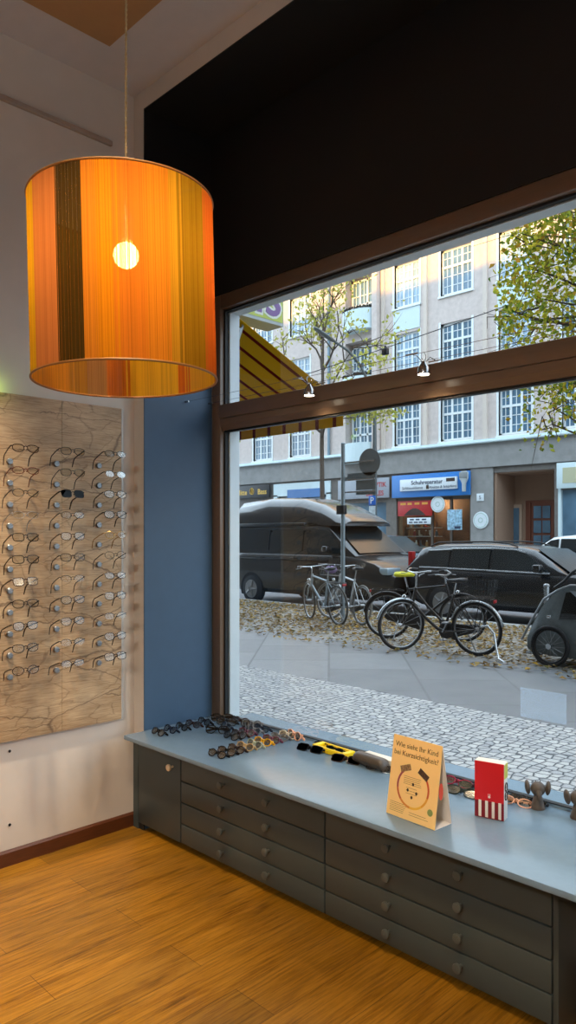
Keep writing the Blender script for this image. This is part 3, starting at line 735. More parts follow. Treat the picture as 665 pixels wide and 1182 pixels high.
# fallen leaves
lf = MB()
def leaf_quad(mb, p, s, nrm=None, n=4):
    a = random.uniform(0, 2*pi); nrm = nrm or V((random.gauss(0, .25), random.gauss(0, .25), 1)).normalized()
    x, y = frame_of(nrm); u = x*cos(a)+y*sin(a); w = nrm.cross(u); k = nrm*(s*.18)
    mb.add([p-u*s*.5, p-w*s*.34-k*-1, p+u*s*.55, p+w*s*.34+k], [(0, 1, 2), (0, 2, 3)])
for i in range(11000):
    y = 8.2+3.25*random.random()**.8 if random.random() < .93 else random.uniform(7.6, 8.3)
    x = random.uniform(-15.5, 0.5)
    leaf_quad(lf, V((x, y, .012+random.random()*.02)), random.uniform(.035, .10))
def leaf_mat(name, cols, trans=.45):
    t = NT(name); gi = t.n('ShaderNodeNewGeometry'); c = t.ramp(gi.outputs['Random Per Island'], [(i/(len(cols)-1) if len(cols) > 1 else 0, rgb(h)) for i, h in enumerate(cols)])
    d = t.n('ShaderNodeBsdfDiffuse'); l = t.n('ShaderNodeBsdfTranslucent'); t.l(c, d.inputs[0]); t.l(c, l.inputs[0])
    m = t.n('ShaderNodeMixShader'); m.inputs[0].default_value = trans; t.l(d.outputs[0], m.inputs[1]); t.l(l.outputs[0], m.inputs[2]); t.l(m.outputs[0], t.out.inputs['Surface']); return t.m
tag(lf.build('fallen_leaves', leaf_mat('dry_leaves', ['#5a4630', '#a58a5c', '#8a6a40', '#bfa468', '#76624a', '#9a7c50', '#6d6a44', '#b09a78', '#8c8478', '#c69c40'], .15), smooth=0), 'dry brown and yellow autumn leaves scattered on the strip under the bicycles', 'leaves', kind='stuff')
p = onZ(378, 725, 0)
mh = MB().lathe([(.32, 0), (.32, .008), (.28, .010), (.28, .006), (0.02, .006)], 32)
mh.v = [(v[0]+p.x, v[1]+p.y, v[2]+.001) for v in mh.v]
tag(mh.build('manhole_cover', mat('cast_iron', '#77777a', .6, .2)), 'round grey manhole cover in the pavement left of the bicycles', 'manhole cover')

# ================================================================== BICYCLES
m_tyre = mat('tyre_rubber', '#17171a', .7); m_chrome = mat('chrome', '#c4c6c8', .2, 1); m_alu = mat('dull_aluminium', '#9a9c9f', .35, .9); m_bblack = mat('black_paint', '#1b1a1c', .35)
m_saddle = mat('black_saddle_vinyl', '#232326', .5)
m_redlens = mat('red_reflector', '#a3161b', .3)
def wheel_parts(root, c, R, tyre=m_tyre, rim=m_alu, r=.018, M=None, axis='y', spokes=18):
    MM = M or MX.Identity(4)
    w = MB().ring(c, R-r, r, axis, 40, 8, MM).build('tyre', tyre, root, 60)
    MB().ring(c, R-2*r-.008, .011, axis, 40, 6, MM).build('rim', rim, w, 60)
    sp = MB(); h = V((0, .03, 0)) if axis == 'y' else V((.03, 0, 0))
    for i in range(spokes):
        a = 2*pi*i/spokes; q = (V((cos(a), 0, sin(a))) if axis == 'y' else V((0, cos(a), sin(a))))
        b = a+(.5 if i % 2 else -.5); q2 = (V((cos(b), 0, sin(b))) if axis == 'y' else V((0, cos(b), sin(b))))
        sp.tube([V(c)+h*(1 if i % 4 < 2 else -1)*.8+q2*.022, V(c)+q*(R-2*r-.008)], .0016, 4, caps=False, M=MM)
    sp.build('spokes', m_alu, w, 0)
    MB().cyl(V(c)-h*1.4, V(c)+h*1.4, .02, n=12, M=MM).build('hub', m_alu, w)
    return w
def bicycle(label, loc, rz, paint, steer=0.0, lean=0.0, lady=False, basket=None, fender=None, cover=None, R=.345, rack=True, bag=None, bar='up', tyre=m_tyre):
    t = thing('bicycle', label, 'bicycle', loc, group=None); t.rotation_euler = MX.Rotation(rz, 4, 'Z').to_3x3().__matmul__(MX.Rotation(lean, 3, 'X')).to_euler()
    ra, fa = V((-.47, 0, R)), V((.62, 0, R)); bb_ = V((-.02, 0, .28)); st = V((-.17, 0, .78)); hb, ht = V((.44, 0, .62)), V((.385, 0, .84))
    fr = MB()
    if lady:
        fr.tube([hb, (.25, 0, .44), (.08, 0, .31), bb_], .022, 10); fr.tube([ht+V((0, 0, -.05)), (.22, 0, .60), (.02, 0, .42), (-.075, 0, .42)], .017, 10)
    else:
        fr.tube([hb+V((-.005, 0, .03)), bb_], .019, 10); fr.tube([ht+V((0, 0, -.03)), st+V((.01, 0, -.04))], .017, 10)
    fr.tube([bb_, st], .017, 10); fr.tube([hb, ht], .021, 10)
    for s in (-1, 1):
        fr.tube([bb_+V((0, s*.03, 0)), (-.2, s*.05, .30), ra+V((0, s*.06, 0))], .010, 8); fr.tube([st+V((.01, s*.012, -.06)), (-.3, s*.045, .58), ra+V((0, s*.06, 0))], .008, 8)
    fr.cyl(bb_+V((0, -.04, 0)), bb_+V((0, .04, 0)), .024, n=12)
    fr.build('frame', paint, t, 60)
    wheel_parts(t, ra, R, tyre)
    S = rot_at((.44, 0, 0), 'Z', steer)
    wheel_parts(t, fa, R, tyre, M=S)
    fk = MB()
    for s in (-1, 1): fk.tube([(.46, s*.045, .60), (.52, s*.05, .50), fa+V((0, s*.055, 0))], [.012, .011, .008], 8, M=S)
    fk.tube([(.46, -.05, .61), (.445, 0, .63), (.46, .05, .61)], .012, 8, M=S)
    fk.build('fork', paint, t, 60)
    hbz = 1.04 if bar == 'up' else .97
    h = MB().tube([ht, (.37, 0, hbz-.03)], .012, 8, M=S).tube([(.37, 0, hbz-.03), (.42, 0, hbz)], .012, 8, M=S)
    h.tube([(.24, -.29, hbz+.02), (.34, -.27, hbz+.03), (.42, -.16, hbz+.01), (.42, 0, hbz), (.42, .16, hbz+.01), (.34, .27, hbz+.03), (.24, .29, hbz+.02)], .0105, 8, M=S)
    hp = h.build('handlebar', m_chrome if fender is not m_bblack else m_alu, t, 60)
    for s in (-1, 1): MB().cyl((.30, s*.28, hbz+.026), (.20, s*.295, hbz+.012), .017, n=10, M=S).build('grip', m_saddle, hp)
    MB().tube([(.36, .20, hbz+.0), (.44, .21, hbz-.02), (.47, .27, hbz-.03)], .006, 6, M=S).tube([(.36, -.20, hbz), (.44, -.21, hbz-.02), (.47, -.27, hbz-.03)], .006, 6, M=S).build('brake_lever', m_alu, hp)
    MB().tube([st, (-.205, 0, .93)], .0125, 8).build('seat_post', m_chrome, t)
    sd = MB(); rr = lambda x, w, z, hh: [(x, w*cos(a), z+hh*sin(a)) for a in [2*pi*i/14 for i in range(14)]]
    sd.loft([rr(-.345, .05, .965, .02), rr(-.33, .085, .965, .03), rr(-.26, .085, .962, .032), rr(-.17, .04, .955, .026), (rr(-.09, .022, .953, .02)), rr(-.07, .012, .95, .012)])
    sd.build('saddle', m_saddle, t, 60)
    if cover:
        MB().loft([[(x, w*1.18*cos(a), .966+.038*sin(a)*k) for a in [2*pi*i/14 for i in range(14)]] for x, w, k in ((-.36, .05, .7), (-.33, .09, 1), (-.25, .085, 1.05), (-.16, .045, .9), (-.08, .03, .8), (-.06, .012, .5))]).build('saddle_cover', cover, t, 60)
    if fender:
        for c, M_, a0, a1 in ((ra, MX.Identity(4), radians(8), radians(165)), (fa, S, radians(40), radians(165))):
            mb = MB(); vs = []; n = 26
            for i in range(n+1):
                a = a0+(a1-a0)*i/n
                for y, rr_ in ((-.03, R+.004), (-.018, R+.020), (0, R+.025), (.018, R+.020), (.03, R+.004)): vs.append((c.x+rr_*cos(pi-a), y, c.z+rr_*sin(pi-a)))
            mb.add(vs, [(5*i+j, 5*i+j+1, 5*i+6+j, 5*i+5+j) for i in range(n) for j in range(4)], M_)
            o = mb.build('fender', fender, t, 60)
            md = o.modifiers.new('thick', 'SOLIDIFY'); md.thickness = .002
    if rack:
        rk = MB()
        for s in (-1, 1): rk.tube([(-.22, s*.03, .72), (-.30, s*.07, .74), (-.68, s*.07, .735), (-.70, s*.03, .735)], .006, 6); rk.tube([(-.55, s*.07, .735), ra+V((0, s*.07, 0))], .005, 6)
        for x in (-.34, -.45, -.56, -.69): rk.tube([(x, -.07, .737), (x, .07, .737)], .005, 6)
        rk.build('rack', m_bblack, t, 60)
        MB().box(-.735, -.715, -.04, .04, .69, .73, .006).build('rear_light', m_redlens, t)
    def wire_basket(x0, x1, w, z0, z1, m, M_):
        q = MB(); e = .03
        for z, g in ((z0, 0), ((z0+z1)/2, .5), (z1, 1)):
            a, b_, c_ = x0-e*g, x1+e*g, w+e*g
            q.tube([(a, -c_, z), (b_, -c_, z), (b_, c_, z), (a, c_, z)], .004 if g else .003, 5, closed=True, M=M_)
        for i in range(11):
            f = i/10; x = x0+(x1-x0)*f
            for s in (-1, 1): q.tube([(x, s*w, z0), (x+(f-.5)*2*e, s*(w+e), z1)], .002, 4, M=M_)
            q.tube([(x, -w, z0), (x, w, z0)], .002, 4, M=M_)
        for i in range(9):
            y = -w+2*w*i/8
            q.tube([(x0, y, z0), (x0-e, y*(w+e)/w, z1)], .002, 4, M=M_).tube([(x1, y, z0), (x1+e, y*(w+e)/w, z1)], .002, 4, M=M_)
        return q.build('basket', m, t, 60)
    if basket == 'rear': wire_basket(-.68, -.32, .13, .76, .98, m_bblack, MX.Identity(4))
    if basket == 'front':
        wire_basket(.50, .78, .14, .80, 1.0, m_alu, S)
        if bag: MB().ball((.64, 0, .90), (.12, .11, .07), 14, M=S).build('basket_lining', bag, t, 60)
    ch = MB().cyl(bb_+V((0, -.052, 0)), bb_+V((0, -.046, 0)), .09, n=28)
    ch.build('chainring', m_bblack, t)
    MB().loft([[(x, -.062+.02*cos(a), z+hh*sin(a)) for a in [2*pi*i/12 for i in range(12)]] for x, z, hh in ((.085, .28, .05), (.06, .28, .095), (-.02, .28, .11), (-.2, .30, .08), (-.47, .345, .05), (-.50, .345, .02))]).build('chain_guard', m_bblack, t, 60)
    pd = MB().tube([bb_+V((0, -.05, 0)), bb_+V((0, -.09, 0)), bb_+V((.09, -.10, -.14))], .009, 6).tube([bb_+V((0, .05, 0)), bb_+V((0, .07, 0)), bb_+V((-.09, .08, .14))], .009, 6)
    pd.box(.03, .11, -.19, -.10, .13, .15, .004).box(-.15, -.07, .08, .17, .41, .43, .004).build('crank', m_alu, t)
    MB().tube([(-.30, -.07, .30), (-.36, -.20, .012)], .008, 6).build('kickstand', m_alu, t)
    MB().ball((.56, 0, .72), (.03, .035, .035), 12, M=S).build('headlight', m_chrome, t)
    return t
m_grn = mat('dark_brown_frame_paint', '#2b2623', .35); m_silver = mat('silver_frame_paint', '#b7babd', .3, .6); m_ltblue = mat('pale_grey_frame_paint', '#93a0a8', .35, .3)
pr, pf = onZ(553, 757.5, 0), onZ(462, 747.5, 0)
d = (pf-pr); rz0 = atan2(d.y, d.x); mid = pr+d*(.47/1.09)
m_fgrey = mat('silver_mudguard', '#aeb2b5', .25, .8)
bicycle('dark step-through bicycle with rear wire basket, the frontmost bicycle', (mid.x, mid.y, 0), rz0, m_grn, steer=radians(56), lean=radians(-3), lady=True, basket='rear', fender=m_fgrey)
p = onZ(448, 737, 0); m_ycov = mat('yellow_saddle_cover_cloth', '#d6cf2a', .6, var=.3, scale=60)
bicycle('black bicycle with a yellow saddle cover behind the frontmost bicycle', (p.x+.41, p.y+.22, 0), radians(28), m_bblack, steer=radians(-8), lean=radians(4), cover=m_ycov, fender=m_bblack, bar='flat', basket=None)
m_purp = mat('purple_basket_lining', '#8f77a8', .8, var=.15)
r1, f1 = onZ(417, 722, 0), onZ(379, 713, 0); d = (f1-r1).normalized(); rz1 = atan2(d.y, d.x); nb = V((-d.y, d.x, 0)); mid = r1+d*.47
bicycle('silver bicycle with front basket and purple lining by the sign pole', mid, rz1, m_silver, steer=radians(24), lean=radians(3), basket='front', bag=m_purp, fender=None, rack=False, bar='flat', tyre=mat('pale_tyre_rubber', '#77756f', .7))
mid2 = mid+nb*.40+d*.12
bicycle('pale grey bicycle standing left of the silver bicycle at the sign pole', mid2, rz1+.06, m_ltblue, steer=radians(-10), lean=radians(-3), fender=None, rack=True, bar='flat', tyre=mat('worn_tyre_rubber', '#4a4946', .7))
# bicycle stand hoop in front of the rear wheel
p = onZ(583, 766, 0)
bs = thing('bike_stand', 'bent pale steel rod on the ground before the rear wheel of the frontmost bicycle', 'stand', (p.x, p.y, 0))
MB().tube([(0, 0, .012), (-.12, .08, .03), (-.20, .16, .12), (-.26, .2, .32), (-.36, .22, .40), (-.46, .24, .38)], .014, 10).build('hoop', m_chrome, bs, 60)
MB().lathe([(.04, 0), (.04, .006), (.015, .012)], 14).build('foot', m_alu, bs)

# child trailer at the right edge
wp = onZ(635.5, 770, 0)
tl = thing('bike_trailer', 'dark grey covered child bicycle trailer parked at the right edge', 'trailer', (wp.x, wp.y, 0), radians(-3))
m_tcl = mat('dark_grey_trailer_cloth', '#5c6365', .6, var=.15, scale=20); m_film = clear('trailer_window_film', (120, 128, 132), 1.6, 1.5); m_tcl2 = mat('pale_grey_trailer_hood', '#8b9298', .5)
def sec(x, z0, z1, w):
    return [(x, w*.9, z0), (x, w, z0+.12*(z1-z0)), (x, w*.97, z0+.6*(z1-z0)), (x, w*.7, z1), (x, w*.70, z1+.012), (x, -w*.7+2*w*.0+0, z1+.012), (x, -w*.7, z1), (x, -w*.97, z0+.6*(z1-z0)), (x, -w, z0+.12*(z1-z0)), (x, -w*.9, z0)]
def shift(rg): return [(x, y+.38, z) for x, y, z in rg]
MB().loft([shift(sec(x, a_, b_, w)) for x, a_, b_, w in ((-.37, .28, .34, .26), (-.34, .16, .42, .31), (-.2, .13, .66, .33), (-.02, .12, .86, .34), (.18, .12, .94, .34), (.65, .12, .96, .33), (1.0, .16, .90, .31), (1.15, .3, .6, .25))]).build('cover', m_tcl, tl, 40)
MB().prism([(.08, .56), (.17, .88), (.30, .90), (.62, .90), (.62, .60)], .042, .050, 'y').build('side_window', m_film, tl)
MB().prism([(.22, .90), (.50, .66), (.95, .72), (.95, .90)], .030, .0405, 'y').build('hood_panel', m_tcl2, tl)
MB().tube([(-.39, .03, .28), (-.30, .04, .46), (-.12, .06, .78), (.05, .08, .90), (.2, .08, .96), (.62, .08, .97)], .014, 8).build('frame_tube', m_alu, tl, 60)
MB().tube([(.0, .09, .92), (.12, .08, 1.0), (.24, .07, 1.12), (.34, .07, 1.18), (.40, .25, 1.19), (.40, .55, 1.19), (.34, .70, 1.18), (.1, .70, .95)], .017, 10).build('push_handle', m_bblack, tl, 60)
MB().box(-.33, -.12, .02, .05, .12, .155, .006).build('bumper_strip', m_fgrey, tl)
MB().ball((-.045, .038, .58), (.03, .008, .022), 12).build('reflector', m_chrome, tl)
wheel_parts(tl, (0, -.01, .245), .245, spokes=16, rim=m_bblack, r=.022)
wheel_parts(tl, (0, .80, .245), .245, spokes=16)
MB().tube([(0, -.04, .245), (0, .82, .245)], .012, 8).build('axle', m_alu, tl)
MB().cyl((0, -.055, .245), (0, -.03, .245), .034, n=16).build('hub_cap', m_chrome, tl)
# upright pale post behind the trailer
p = onY(631, 680, 9.3)
po = thing('bike_rack_post', 'short pale steel post behind the bicycle trailer', 'post', (p.x, 9.3, 0))
MB().tube([(0, 0, .01), (0, 0, .86)], .035, 12).build('post', m_fgrey, po)
MB().lathe([(.04, .86), (.04, .885), (.02, .90)], 14).build('cap', m_alu, po)

# ================================================================== CARS
m_carglass = clear('car_glass', (62, 70, 72), 2.2, 1.5); m_arch = mat('black_wheel_arch', '#0c0c0d', .8); m_trim = mat('chrome_trim', '#c9ccce', .2, 1)
m_int = mat('dark_car_interior', '#202022', .8)
def lerp_tab(tab, x):
    for (a, b), (c, d_) in zip(tab, tab[1:]):
        if a <= x <= c: return b+(d_-b)*(x-a)/(c-a) if c > a else d_
    return tab[0][1] if x < tab[0][0] else tab[-1][1]
def car(name, label, loc, rz, paint, Ln, Wd, belt, roof, top, wins, axles, wr=.32, sill=.25, shield=None, rear=None, rails=False, mirror=None, cat='car', tail=True, group=None, inset=.17, hood=None, trimline=True):
    """x from rear 0 to front Ln; belt/roof are tables x->z ; roof starts/ends on belt; wins = side windows as (x,z) polygons"""
    t = thing(name, label, cat, loc, rz, group); hw = Wd/2; x0 = -Ln/2
    N = 26; rings = []
    for i in range(N+1):
        x = Ln*i/N; e = min(x, Ln-x); k = min(1, .80+.2*min(1, e/.45)**.6) if e < .45 else 1
        zb = lerp_tab(belt, x); zl = sill+(.12*(1-min(1, e/.35)))
        w = hw*k
        half = [(w*.86, zl), (w*.97, zl+.10), (w, zl+(zb-zl)*.5), (w*.985, zb-.10), (w*.93, zb-.015), (w*.80, zb+.012), (w*.35, zb+.03)]
        rings.append([(x+x0, y, z) for y, z in half]+[(x+x0, -y, z) for y, z in half[::-1]])
    MB().loft(rings).build('body', paint, t, 35)
    xs = sorted({a for a, _ in roof} | {roof[0][0]+(roof[-1][0]-roof[0][0])*i/18 for i in range(19)})
    wz = lambda z, zb: hw*.925-inset*hw*max(0, z-zb)/max(.05, top-zb)
    rings = []
    for x in xs:
        zb = lerp_tab(belt, x)-.03; zr = max(lerp_tab(roof, x), zb+.02); hgt = zr-zb
        half = [(wz(zb, zb), zb), (wz(zb+hgt*.5, zb), zb+hgt*.5), (wz(zr, zb)+.0, zr-.07*min(1, hgt/.3)), (wz(zr, zb)-.06, zr-.015), (wz(zr, zb)*.5, zr+.012)]
        rings.append([(x+x0, y, z) for y, z in half]+[(x+x0, -y, z) for y, z in half[::-1]])
    MB().loft(rings).build('roof', paint, t, 40)
    for s in (-1, 1):
        for poly in wins:
            vs = []
            for dz in (.004, .014):
                for x, z in poly: vs.append((x+x0, s*(wz(z, lerp_tab(belt, x)-.03)+dz), z))
            k = len(poly); o = MB().add(vs, [tuple(range(k)), tuple(range(k, 2*k))]+[(i, (i+1) % k, k+(i+1) % k, k+i) for i in range(k)]).build('side_window', m_cargl2, t)
        if trimline:
            xa, xb = wins[0][0][0], max(p_[0] for p_ in wins[-1])
            pts = [(x+x0, s*(wz(lerp_tab(belt, x)+.03, lerp_tab(belt, x)-.03)+.012), lerp_tab(belt, x)+.028) for x in [xa+(xb-xa)*i/10 for i in range(11)]]
            MB().tube(pts, .018, 6).build('window_trim', m_trim, t)
            tops = [(x+x0, s*(wz(z, lerp_tab(belt, x)-.03)+.014), z) for x, z in trimtop] if (trimtop := top_line(wins)) else []
            if len(tops) > 1: MB().tube(tops, .015, 6).build('window_trim', m_trim, t)
        for ax in axles:
            cx = ax+x0; MB().prism([(cx+(wr+.06)*cos(a), wr+.01+(wr+.06)*sin(a)) for a in [pi*i/16 for i in range(-2, 19)]], s*(hw+.002), s*(hw-.02), 'y').build('wheel_arch', m_arch, t)
            w = MB().tube([(cx, s*(hw-.18), wr), (cx, s*(hw-.17), wr), (cx, s*(hw-.005), wr), (cx, s*(hw+.008), wr)], [wr*.9, wr, wr, wr*.93], 32).build('tyre', m_tyre, t, 50)
            rm = MB().cyl((cx, s*(hw+.004), wr), (cx, s*(hw+.011), wr), wr*.66, n=28)
            for i in range(5):
                a = 2*pi*i/5; rm.tube([(cx+.05*cos(a), s*(hw+.016), wr+.05*sin(a)), (cx+wr*.62*cos(a), s*(hw+.014), wr+wr*.62*sin(a))], [.035, .022], 6)
            rm.cyl((cx, s*(hw+.01), wr), (cx, s*(hw+.026), wr), .045, n=14)
            rm.build('wheel_rim', m_alu, w)
    def pane(nm, a, b, m, lift, f=.9):
        (xa, za), (xb, zb_) = a, b; n = 8; vs = []; nx, nz = (zb_-za), -(xb-xa); l = sqrt(nx*nx+nz*nz); sg = 1 if nz/l > 0 or (abs(nz) < 1e-6) else -1
        for th in (lift, lift+.01):
            for i in range(n+1):
                x = xa+(xb-xa)*i/n; z = za+(zb_-za)*i/n; w = (wz(z, lerp_tab(belt, min(max(xa, xb), x))-.03)-.07)*f
                for y in (-w, 0, w): vs.append((x+x0+sg*nx/l*th*1, y, z+sg*nz/l*th+(.012 if y == 0 else 0)))
        k = 3*(n+1); fs = []
        for o_ in (0, k):
            for i in range(n):
                for j in range(2): fs.append((o_+3*i+j, o_+3*i+j+1, o_+3*i+4+j, o_+3*i+3+j))
        for i in range(n):
            fs += [(3*i, 3*i+3, k+3*i+3, k+3*i), (3*i+2, 3*i+5, k+3*i+5, k+3*i+2)]
        fs += [(0, 1, k+1, k), (1, 2, k+2, k+1), (3*n, 3*n+1, k+3*n+1, k+3*n), (3*n+1, 3*n+2, k+3*n+2, k+3*n+1)]
        return MB().add(vs, fs).build(nm, m, t, 40)
    if shield: pane('windscreen', shield[0], shield[1], m_cargl2, .012)
    if rear: pane('rear_window', rear[0], rear[1], m_cargl2, .012, .85)
    if rails:
        for s in (-1, 1):
            xa, xb = rails; pts = [(x+x0, s*(hw*.70), lerp_tab(roof, x)+(.045 if 0 < i < 10 else .0)) for i, x in enumerate([xa+(xb-xa)*j/10 for j in range(11)])]
            MB().tube(pts, .014, 8).build('roof_rail', m_bblack, t, 60)
    if mirror:
        for s in (-1, 1):
            x, z = mirror; w = hw*.93
            MB().box(x+x0-.06, x+x0+.08, s*(w+.05), s*(w+.22), z-.06, z+.08, .03, seg=3).tube([(x+x0, s*(w-.04), z-.07), (x+x0, s*(w+.09), z-.03)], .025, 8).build('mirror', paint, t)
    if tail:
        for s in (-1, 1):
            MB().box(x0-.004, x0+.10, s*hw*.66, s*hw*.80, tail[0], tail[1], .015).build('tail_light', m_redlens, t)
    if hood:
        xh, zh = hood
        for s in (-1, 1):
            MB().box(Ln+x0-.30, Ln+x0-.055, s*hw*.48, s*hw*.915, zh-.07, zh+.075, .03).build('headlight', mat_head, t)
        gr = MB().box(Ln+x0-.06, Ln+x0+.012, -hw*.44, hw*.44, zh-.25, zh+.02, .012)
        g = gr.build('grille', m_bblack, t)
        gb = MB()
        for k in range(4): gb.box(Ln+x0+.010, Ln+x0+.022, -hw*.42, hw*.42, zh-.23+k*.065, zh-.212+k*.065)
        gb.build('grille_bar', m_trim, g)
        MB().box(Ln+x0-.02, Ln+x0+.02, -.26, .26, sill+.12, sill+.23, .004).build('number_plate', m_plate, t)
    for s in (-1, 1):
        for hx in wins[:-1] if len(wins) > 2 else wins[:1]:
            x = max(p_[0] for p_ in hx)-.2; z = lerp_tab(belt, x)-.09
            MB().box(x+x0-.1, x+x0+.1, s*(hw*.975), s*(hw*.985+.022), z-.014, z+.014, .006).build('door_handle', paint, t)
    return t
def top_line(wins):
    return None
def top_line(wins):
    pts = []
    for w in wins:
        zt = max(z for _, z in w); 
        for x, z in w:
            if z > zt-.16: pts.append((x, z+.012))
    return sorted(set(pts))
m_cargl2 = mat('tinted_car_glass', '#1c2326', .16, 0, .9, var=0); mat_head = mat('clear_headlamp', '#9fb2bd', .08, .3); m_plate = mat('white_number_plate', '#d8d8d4', .4)
m_volvo = mat('black_blue_car_paint', '#101318', .26, 0, .5, var=0, coat=.6); m_van = mat('dark_brown_grey_van_paint', '#242323', .25, 0, .5, var=0, coat=.5)
m_dcar = mat('dark_teal_grey_car_paint', '#46545b', .2, 0, .5, var=0, coat=1.0); m_wcar = mat('white_car_paint', '#d5d9da', .25, var=0, coat=.6)
YN = 11.95
rx = -.7367*12.3
# black estate
L_ = 4.75
belt = [(0, .98), (.5, .99), (2.6, .96), (3.45, .95), (3.7, .93), (4.4, .82), (4.75, .66)]
roof = [(.04, .97), (.16, 1.20), (.32, 1.41), (.7, 1.47), (1.8, 1.49), (2.5, 1.44), (2.75, 1.39), (3.45, .96)]
wins = [[(.36, 1.02), (1.02, 1.02), (1.02, 1.37), (.52, 1.34)], [(1.07, 1.02), (1.90, 1.01), (1.90, 1.40), (1.07, 1.385)], [(1.96, 1.01), (3.12, .99), (2.62, 1.33), (2.42, 1.38), (1.96, 1.40)]]
car('estate_car', 'black estate car with chrome window trim parked behind the bicycles', (rx+L_/2, 12.3+.93, GR), 0, m_volvo, L_, 1.86, belt, roof, 1.49, wins, (.95, 3.75), .33, .26, ((3.42, .98), (2.77, 1.385)), ((.07, 1.02), (.30, 1.39)), (.5, 2.4), (2.95, 1.06), tail=(.78, 1.32), hood=(4.5, .68))
# dark high-roof camper van
L_ = 5.30; vfx = -.7728*YN-.0
belt = [(0, 1.22), (3.9, 1.22), (4.32, 1.20), (4.9, 1.06), (5.3, .80)]
roof = [(.03, 1.23), (.06, 1.6), (.10, 1.94), (.4, 1.98), (3.2, 1.98), (3.45, 1.93), (4.36, 1.22)]
wins = [[(.35, 1.30), (1.55, 1.30), (1.55, 1.78), (.38, 1.78)], [(1.65, 1.30), (2.72, 1.30), (2.72, 1.78), (1.65, 1.78)], [(2.95, 1.26), (3.98, 1.26), (3.55, 1.72), (3.38, 1.78), (2.95, 1.78)]]
van = car('camper_van', 'dark brown grey high-roof camper van parked left behind the sign pole', (vfx-L_/2+.06, YN+1.12, GR), radians(-2), m_van, L_, 2.0, belt, roof, 1.98, wins, (1.0, 3.93), .34, .28, ((4.33, 1.25), (3.47, 1.92)), ((.05, 1.3), (.09, 1.8)), mirror=(3.62, 1.34), tail=(.95, 1.5), hood=(5.0, .90), cat='van', inset=.10, trimline=False)
rg = []
for x, z, w in ((.06, 2.02, .80), (.10, 2.30, .86), (.35, 2.50, .84), (1.4, 2.58, .82), (2.5, 2.52, .81), (3.1, 2.36, .80), (3.55, 2.16, .80), (3.85, 2.03, .77), (3.93, 1.97, .70)):
    zb = 1.90 if x < 3.2 else 1.86; h = z-zb
    half = [(w*1.0+.06, zb), (w*1.04+.04, zb+h*.35), (w*.98, zb+h*.72), (w*.82, zb+h*.94), (w*.4, z)]
    rg.append([(x-L_/2, y, q) for y, q in half]+[(x-L_/2, -y, q) for y, q in half[::-1]])
MB().loft(rg).build('high_roof', mat('dark_brown_roof_shell', '#2e2a29', .22, var=0, coat=.8), van, 50)
MB().box(.4-L_/2, 2.95-L_/2, -1.08, -.95, 1.86, 1.94, .02).build('awning_case', m_bblack, van)
MB().box(.3-L_/2, 3.6-L_/2, -1.012, -.985, 1.08, 1.10, .004).build('slide_rail', m_bblack, van)
# two cars across the street
L_ = 4.2
belt = [(0, 1.05), (3.0, 1.03), (3.3, 1.02), (4.2, .78)]
roof = [(.05, 1.05), (.42, 1.55), (.8, 1.63), (1.7, 1.65), (2.25, 1.60), (3.1, 1.04)]
wins = [[(.50, 1.10), (1.18, 1.09), (1.18, 1.54), (.68, 1.52)], [(1.24, 1.09), (2.0, 1.08), (2.0, 1.55), (1.24, 1.55)], [(2.06, 1.08), (2.86, 1.07), (2.3, 1.50), (2.06, 1.55)]]
car('small_car', 'dark grey small car parked across the street before the blue shop', (-15.6, 20.55, GR), 0, m_dcar, L_, 1.75, belt, roof, 1.65, wins, (.8, 3.35), .31, .25, ((3.07, 1.07), (2.28, 1.59)), ((.08, 1.1), (.40, 1.53)), mirror=(2.75, 1.12), tail=(.7, .95), hood=(4.0, .76))
pw = onY(597, 640, 19.7)
car('hatchback_car', 'white car parked across the street before the recessed entrance', (pw.x+L_/2-.95, 20.55, GR), pi, m_wcar, L_, 1.75, belt, roof, 1.65, wins, (.8, 3.35), .31, .25, ((3.07, 1.07), (2.28, 1.59)), ((.08, 1.1), (.40, 1.53)), mirror=(2.75, 1.12), tail=(.7, .95), hood=(4.0, .76), trimline=False)
# ================================================================== STREET FURNITURE
m_pole = mat('galvanised_pole', '#8c979c', .45, .5); m_signback = mat('grey_sign_back', '#6f7678', .5, .3)
b = onZ(397, 700, 0); pl = onY(396, 513, 9.66)
sp_ = thing('traffic_sign_pole', 'grey steel pole with backs of a round sign and plates, rising among the bicycles', 'sign', (pl.x, 9.66, 0))
MB().cyl((0, 0, 0), (0, 0, pl.z), .036, n=14).build('pole', m_pole, sp_)
MB().lathe([(.037, pl.z), (.04, pl.z+.01), (.03, pl.z+.03)], 14).build('cap', m_pole, sp_)
def off(px, py): q = onY(px, py, 9.66); return q.x-pl.x, q.z
cxs, czs = off(424.5, 533)
MB().lathe([(.228, -.004), (.23, .0), (.228, .004)], 36, MX.Translation((cxs, .05, czs)) @ MX.Rotation(pi/2, 4, 'X')).build('round_sign', m_signback, sp_)
for y0, y1, xa in ((546.5, 550.5, 399), (554.5, 564, 409), (566.5, 569.5, 409)):
    x0, z0 = off(xa, y0); x1, z1 = off(431.5, y1); MB().box(x0, x1, .046, .054, z1-.01, z0, .002).build('plate', m_signback, sp_)
for py in (531, 552, 566.5):
    x1, z1 = off(431, py); MB().box(0, x1, .03, .044, z1-.012, z1+.012).build('bracket_bar', m_chrome, sp_)
x1, z1 = off(402, 588); MB().box(-.05, .12, -.12, -.037, z1-.085, z1+.07, .006).build('black_box', m_bblack, sp_)
